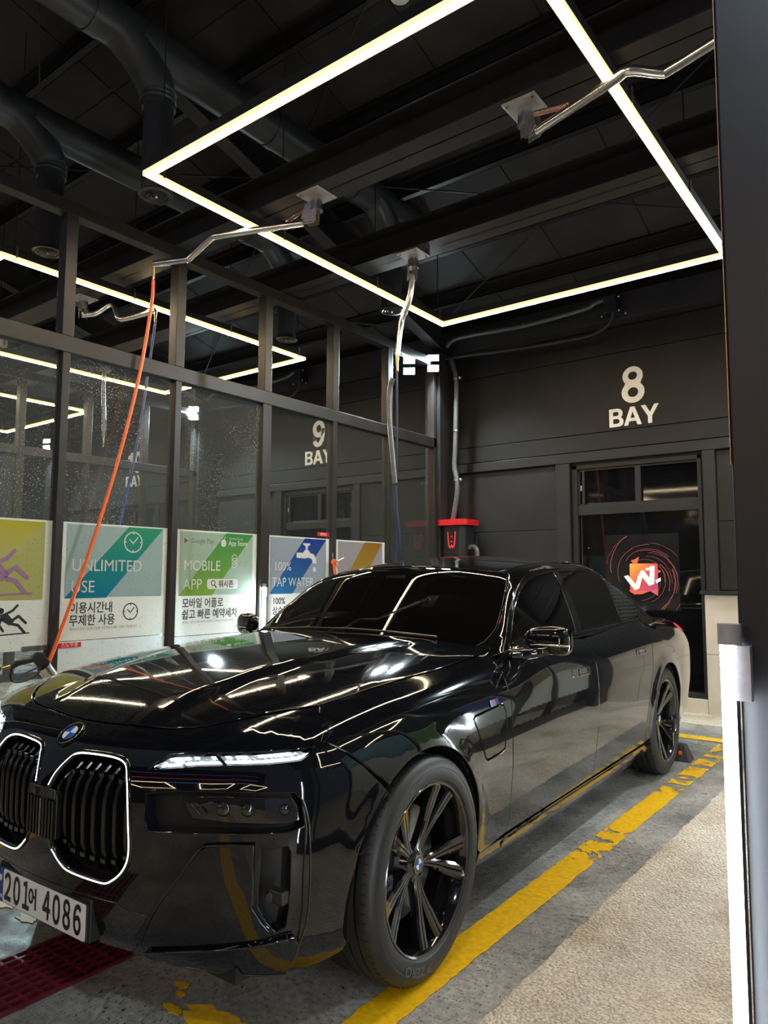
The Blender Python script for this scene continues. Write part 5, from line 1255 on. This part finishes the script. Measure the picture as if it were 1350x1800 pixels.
for sgn in (1, -1):
    for (y0, z0, y1, z1) in ((1.43, .902, 1.70, .850), (2.535, .915, 2.735, .872)):
        pr = [(y0, z0-.008), (y0+.012, z0), (y1-.01, z0-.004), (y1, z0-.014), (y1-.008, z1), (y1-.02, z1-.006), (y0+.004, z1+.002), (y0-.006, z1+.010)]
        if sgn > 0: hd = panel('door_handle', fbody, [onb(*p) for p in pr], 'diag', M['gloss'], grid=.02, lift=.004, rnd=.003, mirror=True, flange=.006)
        m0 = (y0+y1)/2
        q = [onb(m0-.05, z0-.012), onb(m0+.085, z0-.014), onb(m0+.08, z1+.008), onb(m0-.055, z1+.010)]
        fr = MB().tube([(a*sgn+.006*sgn, b_, c) for a, b_, c in q], .0030, 6, closed=True).build('handle_rim', M['chrome'], hd[0 if sgn > 0 else 1], 40)
    bdg = empty; q = [Vector(onb(.512, .852)), Vector(onb(.585, .848))]
    def bq(u, v, h, sgn=sgn): 
        p = onb(.506+u, .838+v); return (sgn*(p[0]+.001+h), p[1], p[2])
    mbk = MB().prism([(0, 0), (.075, .002), (.078, .026), (.006, .024)], bq, .003).build('side_badge', M['chrome'], car)
    for i, mm in enumerate(('m_light', 'm_dark', 'm_red')): MB().prism([(.002+.014*i, 0), (.016+.014*i, 0), (.020+.014*i, .024), (.006+.014*i, .024)], lambda u, v, h, sgn=sgn: bq(u, v, h+.003, sgn), .001).build('badge_stripe', M[mm], mbk)

# greenhouse
WS = [(.0, .772), (.25, .782), (.43, .806), (.594, .850), (.68, .885), (.712, .93), (.728, 1.0), (.720, 1.06), (.700, 1.15), (.672, 1.24), (.640, 1.32), (.608, 1.40), (.585, 1.432), (.55, 1.425), (.416, 1.375), (.25, 1.350), (0, 1.338)]
panel('windscreen', fgreen, sym(WS), 'top', M['car_glass'], grid=.035, lift=-.004)
RF = [(0, 1.345), (.25, 1.357), (.416, 1.383), (.545, 1.432), (.553, 1.55), (.552, 1.8), (.552, 2.2), (.545, 2.6), (.52, 2.85), (.47, 2.93), (0, 2.99)]
panel('roof', fgreen, sym(RF), 'top', M['paint'], grid=.045)
panel('rear_window', fgreen, sym([(0, 3.0), (.47, 2.94), (.525, 2.86), (.56, 3.1), (.60, 3.4), (.58, 3.5), (0, 3.56)]), 'top', M['car_glass'], grid=.06)
DLO = [(.915, 1.016), (.985, 1.075), (1.07, 1.150), (1.17, 1.226), (1.31, 1.30), (1.48, 1.362), (1.60, 1.386), (1.76, 1.408), (2.12, 1.430), (2.45, 1.436), (2.72, 1.424), (2.92, 1.392), (3.06, 1.335), (3.17, 1.25), (3.22, 1.165), (3.19, 1.115), (3.06, 1.078), (2.8, 1.079), (2.2, 1.062), (1.8, 1.055), (1.2, 1.058), (1.0, 1.036)]
def ong(y, z):
    q = march(fgreen, np.array([[1.3, y, z]]), np.array([[-1., 0, 0]]), 0, 1.2)[0]
    return tuple(q)
wsr = [tuple(surf(fgreen, 'top', [(x+.006, y)])[0]) for x, y in WS[4:13]]
rsr = [tuple(surf(fgreen, 'top', [(x+.006, y)])[0]) for x, y in RF[3:9]]
DL3 = [ong(*p) for p in DLO]
up_ = [(.80, .86, 1.03)]+wsr+rsr+[tuple(surf(fgreen, 'top', [p])[0]) for p in ((.535, 2.90), (.57, 3.1), (.61, 3.4), (.63, 3.52), (.74, 3.60))]+[ong(3.62, 1.07), ong(3.4, 1.03), ong(3.2, 1.03), ong(3.0, 1.05), ong(2.6, 1.05), ong(2.2, 1.04), ong(1.8, 1.035), ong(1.2, 1.035), ong(.98, 1.012)]
panel('pillar_frame', fgreen, up_, 'diag', M['paint'], holes=[DL3], grid=.03, mirror=True, hflange=.012)
GF = [(1.00, 1.055), (1.10, 1.142), (1.20, 1.220), (1.34, 1.293), (1.50, 1.347), (1.66, 1.378), (1.80, 1.392), (1.935, 1.402), (1.90, 1.30), (1.80, 1.12), (1.76, 1.072), (1.5, 1.072), (1.2, 1.074)]
GR = [(2.03, 1.407), (2.2, 1.413), (2.45, 1.415), (2.66, 1.408), (2.78, 1.395), (2.74, 1.30), (2.62, 1.10), (2.60, 1.087), (2.2, 1.080), (1.87, 1.074), (1.90, 1.12), (1.99, 1.30)]
GV = [(2.80, 1.392), (2.90, 1.374), (3.04, 1.315), (3.14, 1.24), (3.185, 1.165), (3.165, 1.13), (3.05, 1.096), (2.63, 1.090), (2.66, 1.13), (2.77, 1.31)]
panel('window_trim', fgreen, DL3, 'diag', M['gloss'], holes=[[ong(*p) for p in g2] for g2 in (GF, GR, GV)], grid=.03, lift=-.004, mirror=True, rnd=.002)
for nm, g2 in (('front_side_glass', GF), ('rear_side_glass', GR)): panel(nm, fgreen, [ong(*p) for p in g2], 'diag', M['car_glass'], grid=.05, lift=-.007, mirror=True, flange=.004)
vn = panel('quarter_vent', fgreen, [ong(*p) for p in GV], 'diag', M['satin_black'], grid=.05, lift=-.010, mirror=True, flange=.004)
for k in range(11):
    z = 1.105+.024*k; y0 = 2.655+(z-1.13)*.62; y1 = float(np.interp(z, [1.10, 1.13, 1.165, 1.24, 1.315, 1.374], [3.05, 3.16, 3.18, 3.14, 3.04, 2.90]))
    a, b_ = ong(y0+.02, z), ong(y1-.02, z-.006)
    for sgn in (1, -1): MB().tube([((a[0]-.008)*sgn, a[1], a[2]), ((b_[0]-.008)*sgn, b_[1], b_[2])], .004, 6).build('vent_rib', M['gloss'], vn[0 if sgn > 0 else 1])
# bright edge of the window surround
for sgn in (1, -1):
    MB().tube(crv([(a*sgn, b_, c) for a, b_, c in DL3[-1:]+DL3[:16]], 2), .0035, 6).build('window_bead', M['gloss'], car, 60)
# cowl between bonnet and windscreen
panel('cowl', fbody, sym([(0, .735), (.25, .742), (.43, .762), (.6, .807), (.70, .852), (.75, .888), (.78, .93), (.70, .95), (.5, .90), (0, .85)]), 'top', M['satin_black'], grid=.05, lift=-.016)
for (p, q) in (((.52, .80), (-.05, .79)), ((-.02, .765), (-.6, .83))):
    a = surf(fbody, 'top', [p])[0]; b_ = surf(fbody, 'top', [q])[0]; MB().tube([(a[0], a[1], a[2]+.012), ((a[0]+b_[0])/2, (a[1]+b_[1])/2+.004, (a[2]+b_[2])/2+.016), (b_[0], b_[1], b_[2]+.012)], .007, 8).build('wiper', M['satin_black'], car, 40)
a = surf(fgreen, 'top', [(0, 1.28)])[0]
MB().box((-.06, 1.20, float(a[2])-.060), (.06, 1.30, float(a[2])-.035)).build('mirror_mount', M['satin_black'], car)

# door mirrors
for sgn in (1, -1):
    prof = [(0, .0), (.02, .55), (.06, .82), (.12, .97), (.16, 1.0), (.196, .93), (.212, .70), (.217, .0)]   # along x: relative size
    vs = []; fs = []; n = 22; x0 = .872
    for (dx, s2) in prof:
        for k in range(n):
            a = 2*math.pi*k/n; c_, d_ = math.cos(a), math.sin(a)
            r = (abs(c_)**3+abs(d_)**3)**(-1/3)
            yy = c_*r*.060*s2; zz = d_*r*.069*s2
            yy = yy if yy < 0 else yy*.55
            vs.append((sgn*(x0+dx), 1.005+yy+dx*.30, 1.082+zz-.012*(dx/.2)))
    for i in range(len(prof)-1):
        for k in range(n): l = (k+1) % n; fs.append((i*n+k, i*n+l, (i+1)*n+l, (i+1)*n+k))
    mm = MB().add(vs, fs).build('door_mirror', M['paint'], car, 60)
    mm.modifiers.new('soft', 'SUBSURF').render_levels = 2
    MB().tube(crv([(sgn*.93, .955, 1.056), (sgn*1.0, .968, 1.058), (sgn*1.06, .992, 1.055), (sgn*1.092, 1.02, 1.052)], 5), .0045, 8).build('turn_signal', M['chrome'], mm, 60)
    MB().tube(crv([(sgn*.85, .93, 1.005), (sgn*.90, .955, 1.012), (sgn*.96, .985, 1.022), (sgn*1.0, 1.0, 1.03)], 4), [.030]*5+[.026]*4+[.022]*4, 12, up=(0, 0, 1)).build('mirror_arm', M['gloss'], mm, 60)
    MB().box((sgn*.97-.05 if sgn < 0 else .95, 1.052, 1.035), (sgn*.97+.02 if sgn < 0 else 1.09, 1.056, 1.125)).build('mirror_glass', M['car_glass'], mm)
    MB().prism([(.79, 1.012), (.96, 1.028), (1.02, 1.05), (.98, 1.06), (.86, 1.03)], lambda a, b_, t, sgn=sgn: (sgn*(.862-(b_-1.0)*.35+t), a+.05, b_-.008), .01).build('mirror_base', M['gloss'], mm)

# wheels
def wheel_parts():
    T_ = MB(); w2 = .128
    pr = []
    for (r, h) in ((.272, -.112), (.285, -.122), (.315, -.129), (.340, -.127), (.357, -.118), (.366, -.104), (.3685, -.085)): pr.append((r, h))
    for g_ in (-.062, -.022, .022, .062): pr += [(.3695, g_-.006), (.3610, g_-.004), (.3610, g_+.004), (.3695, g_+.006)]
    for (r, h) in ((.3685, .085), (.366, .104), (.357, .118), (.340, .127), (.330, .1285), (.328, .1275), (.315, .129), (.300, .1275), (.290, .125), (.288, .121), (.278, .116), (.270, .108)): pr.append((r, h))
    T_.lathe(pr, ax='x', n=96)
    for k in range(80):
        a = 2*math.pi*k/80
        for s in (1, -1):
            def f(p, a=a): y, z = p[1], p[2]; return (p[0], y*math.cos(a)-z*math.sin(a), y*math.sin(a)+z*math.cos(a))
            T_.box((s*.087-.016, -.0016, .363), (s*.087+.016, .0016, .3692), f)
    B_ = MB(); B_.lathe([(.280, .108), (.284, .116), (.279, .121), (.272, .119), (.266, .108), (.260, .085), (.252, .02), (.250, -.10), (.262, -.112), (.275, -.112), (.275, -.10), (.262, -.02), (.268, .08)], ax='x', n=80, closed=True)
    return T_, B_
TY, BR = wheel_parts()
tyre_me = TY.build('tyre', M['tyre'], None, 30); rim_me = BR.build('rim', M['rim'], None, 40)
TM, RM = tyre_me.data, rim_me.data
for o in (tyre_me, rim_me): bpy.data.objects.remove(o)
def spoke(a0, s):
    mb = MB(); vs = []; fs = []
    st = [(.045, 4.5, .013, .062, .02), (.075, 5.5, .014, .066, .022), (.12, 7.0, .0155, .074, .020), (.165, 9.0, .019, .083, .018), (.185, 9.9, .0235, .088, .018), (.235, 10.6, .025, .100, .02), (.268, 11.2, .027, .110, .03)]
    for (r, off, hw, x, dp) in st:
        off = R_(a0+s*off*(1+.0)); c_, d_ = math.cos(off), math.sin(off)
        for (t, dx) in ((-hw, -dp-.012), (-hw, -.006), (-hw*.62, 0), (-hw*.12, 0), (0, -.006), (hw*.12, 0), (hw*.62, 0), (hw, -.006), (hw, -dp-.012)):
            y = r*c_-t*d_; z = r*d_+t*c_; vs.append((x+dx, y, z))
    m_ = 9
    for i in range(len(st)-1):
        for k in range(m_): l = (k+1) % m_; fs.append((i*m_+k, i*m_+l, (i+1)*m_+l, (i+1)*m_+k))
    fs += [tuple(range(m_)), tuple((len(st)-1)*m_+k for k in range(m_))]
    return mb.add(vs, fs)
def wheel(x, y, sgn, rz, a_off, mm, zc=.369):
    r = link_mesh('wheel', RM, car, (x, y, zc), (0, 0, (0 if sgn > 0 else math.pi)+rz))
    link_mesh('tyre', TM, r)
    for k in range(5):
        for s in (1, -1): spoke(a_off+72*k, s).build('spoke', M['rim'], r, 22)
    MB().lathe([(0, .066), (.040, .066), (.058, .058), (.070, .035), (.066, .0), (0, .0)], ax='x', n=30).build('hub', M['rim'], r, 30)
    for k in range(5):
        a = R_(a_off+36+72*k); MB().cyl((.050, .052*math.cos(a), .052*math.sin(a)), (.064, .052*math.cos(a), .052*math.sin(a)), .009, n=6).build('wheel_bolt', M['satin_black'], r)
    cap = MB().lathe([(0, .070), (.030, .070), (.034, .066), (.034, .058)], ax='x', n=28).build('hub_cap', M['gloss'], r, 30)
    roundel(cap, .029, Vector((.069, 0, 0)), (Vector((0, 1, 0)), Vector((0, 0, 1)), Vector((1, 0, 0))))
    if mm:
        MB().lathe([(.06, .012), (.190, .012), (.190, -.018), (.06, -.018)], ax='x', n=48, closed=True).build('brake_disc', M['disc'], r, 30)
        cb = MB()
        def cf(p): a = R_(200)+p[1]; return (p[0], p[2]*math.cos(a), p[2]*math.sin(a))
        for i in range(8): cb.box((-.05, -.35+.0875*i, .125), (.045, -.35+.0875*(i+1), .205), cf)
        cb.build('brake_caliper', M['caliper'], r)
    MB().lathe([(.0, -.02), (.20, -.02), (.24, -.05), (.25, -.10), (0, -.10)], ax='x', n=30).build('wheel_inner', M['cavity'], r, 30)
    return r
FX = .832
wheel(FX+.02, 0, 1, R_(1.2), 62, True); wheel(FX, 3.215, 1, 0, 46, True); wheel(-FX-.02, 0, -1, R_(1.2), 20, True); wheel(-FX, 3.215, -1, 0, 10, True)
# sidewall lettering on the near front tyre
fw = [o for o in car.children if o.name.startswith('wheel')][0]
def arc_text(body, r, a0, size, parent):
    def fn(u, v, h): a = a0-u/r; rr = r+v; return (.1292+h*.5, rr*math.cos(a), rr*math.sin(a))
    return fn
M['tyre_letter'] = mat('tyre lettering', (.075, .072, .068), .5, var=.1)
text('tyre_lettering', 'P ZERO', .040, M['tyre_letter'], fw, (lambda u, v, h: (.1296+h*.3, (.303+v)*math.cos(R_(-108)-u/.31), (.303+v)*math.sin(R_(-108)-u/.31))), .001, .0012, sx=1.25)
text('tyre_lettering', 'R21 102Y', .020, M['tyre_letter'], fw, (lambda u, v, h: (.1296+h*.3, (.310+v)*math.cos(R_(108)-u/.31), (.310+v)*math.sin(R_(108)-u/.31))), .001, .0006, sx=1.2)
# wheel housings, underbody
for sgn in (1, -1):
    for yc in (0, 3.215):
        mb = MB(); vs = []; fs = []; n = 26
        for xx in (.45, .945):
            for k in range(n+1):
                a = R_(-16+212*k/n); vs.append((sgn*xx, yc+.403*math.cos(a), .37+.403*math.sin(a)))
        for k in range(n): fs.append((k, k+1, n+2+k, n+1+k))
        vs2 = [(sgn*.45, yc+.403*math.cos(R_(-16+212*k/n)), .37+.403*math.sin(R_(-16+212*k/n))) for k in range(n+1)]
        mb.add(vs, fs); mb.add(vs2, [tuple(range(n+1))]); mb.build('wheel_housing', M['cavity'], car, 60)
boxo('underbody', (-.86, .42, .165), (.86, 2.78, .22), M['cavity'], car); boxo('underbody', (-.74, -.68, .205), (.74, -.42, .25), M['cavity'], car); boxo('underbody', (-.44, -.42, .18), (.44, 4.2, .25), M['cavity'], car)
for sgn in (1, -1): MB().prism([(.66, -.36), (.78, -.39), (.78, -.36), (.66, -.33)], lambda a, b_, t, sgn=sgn: (a*sgn, b_, .165+t), .05).build('air_deflector', M['cavity'], car)
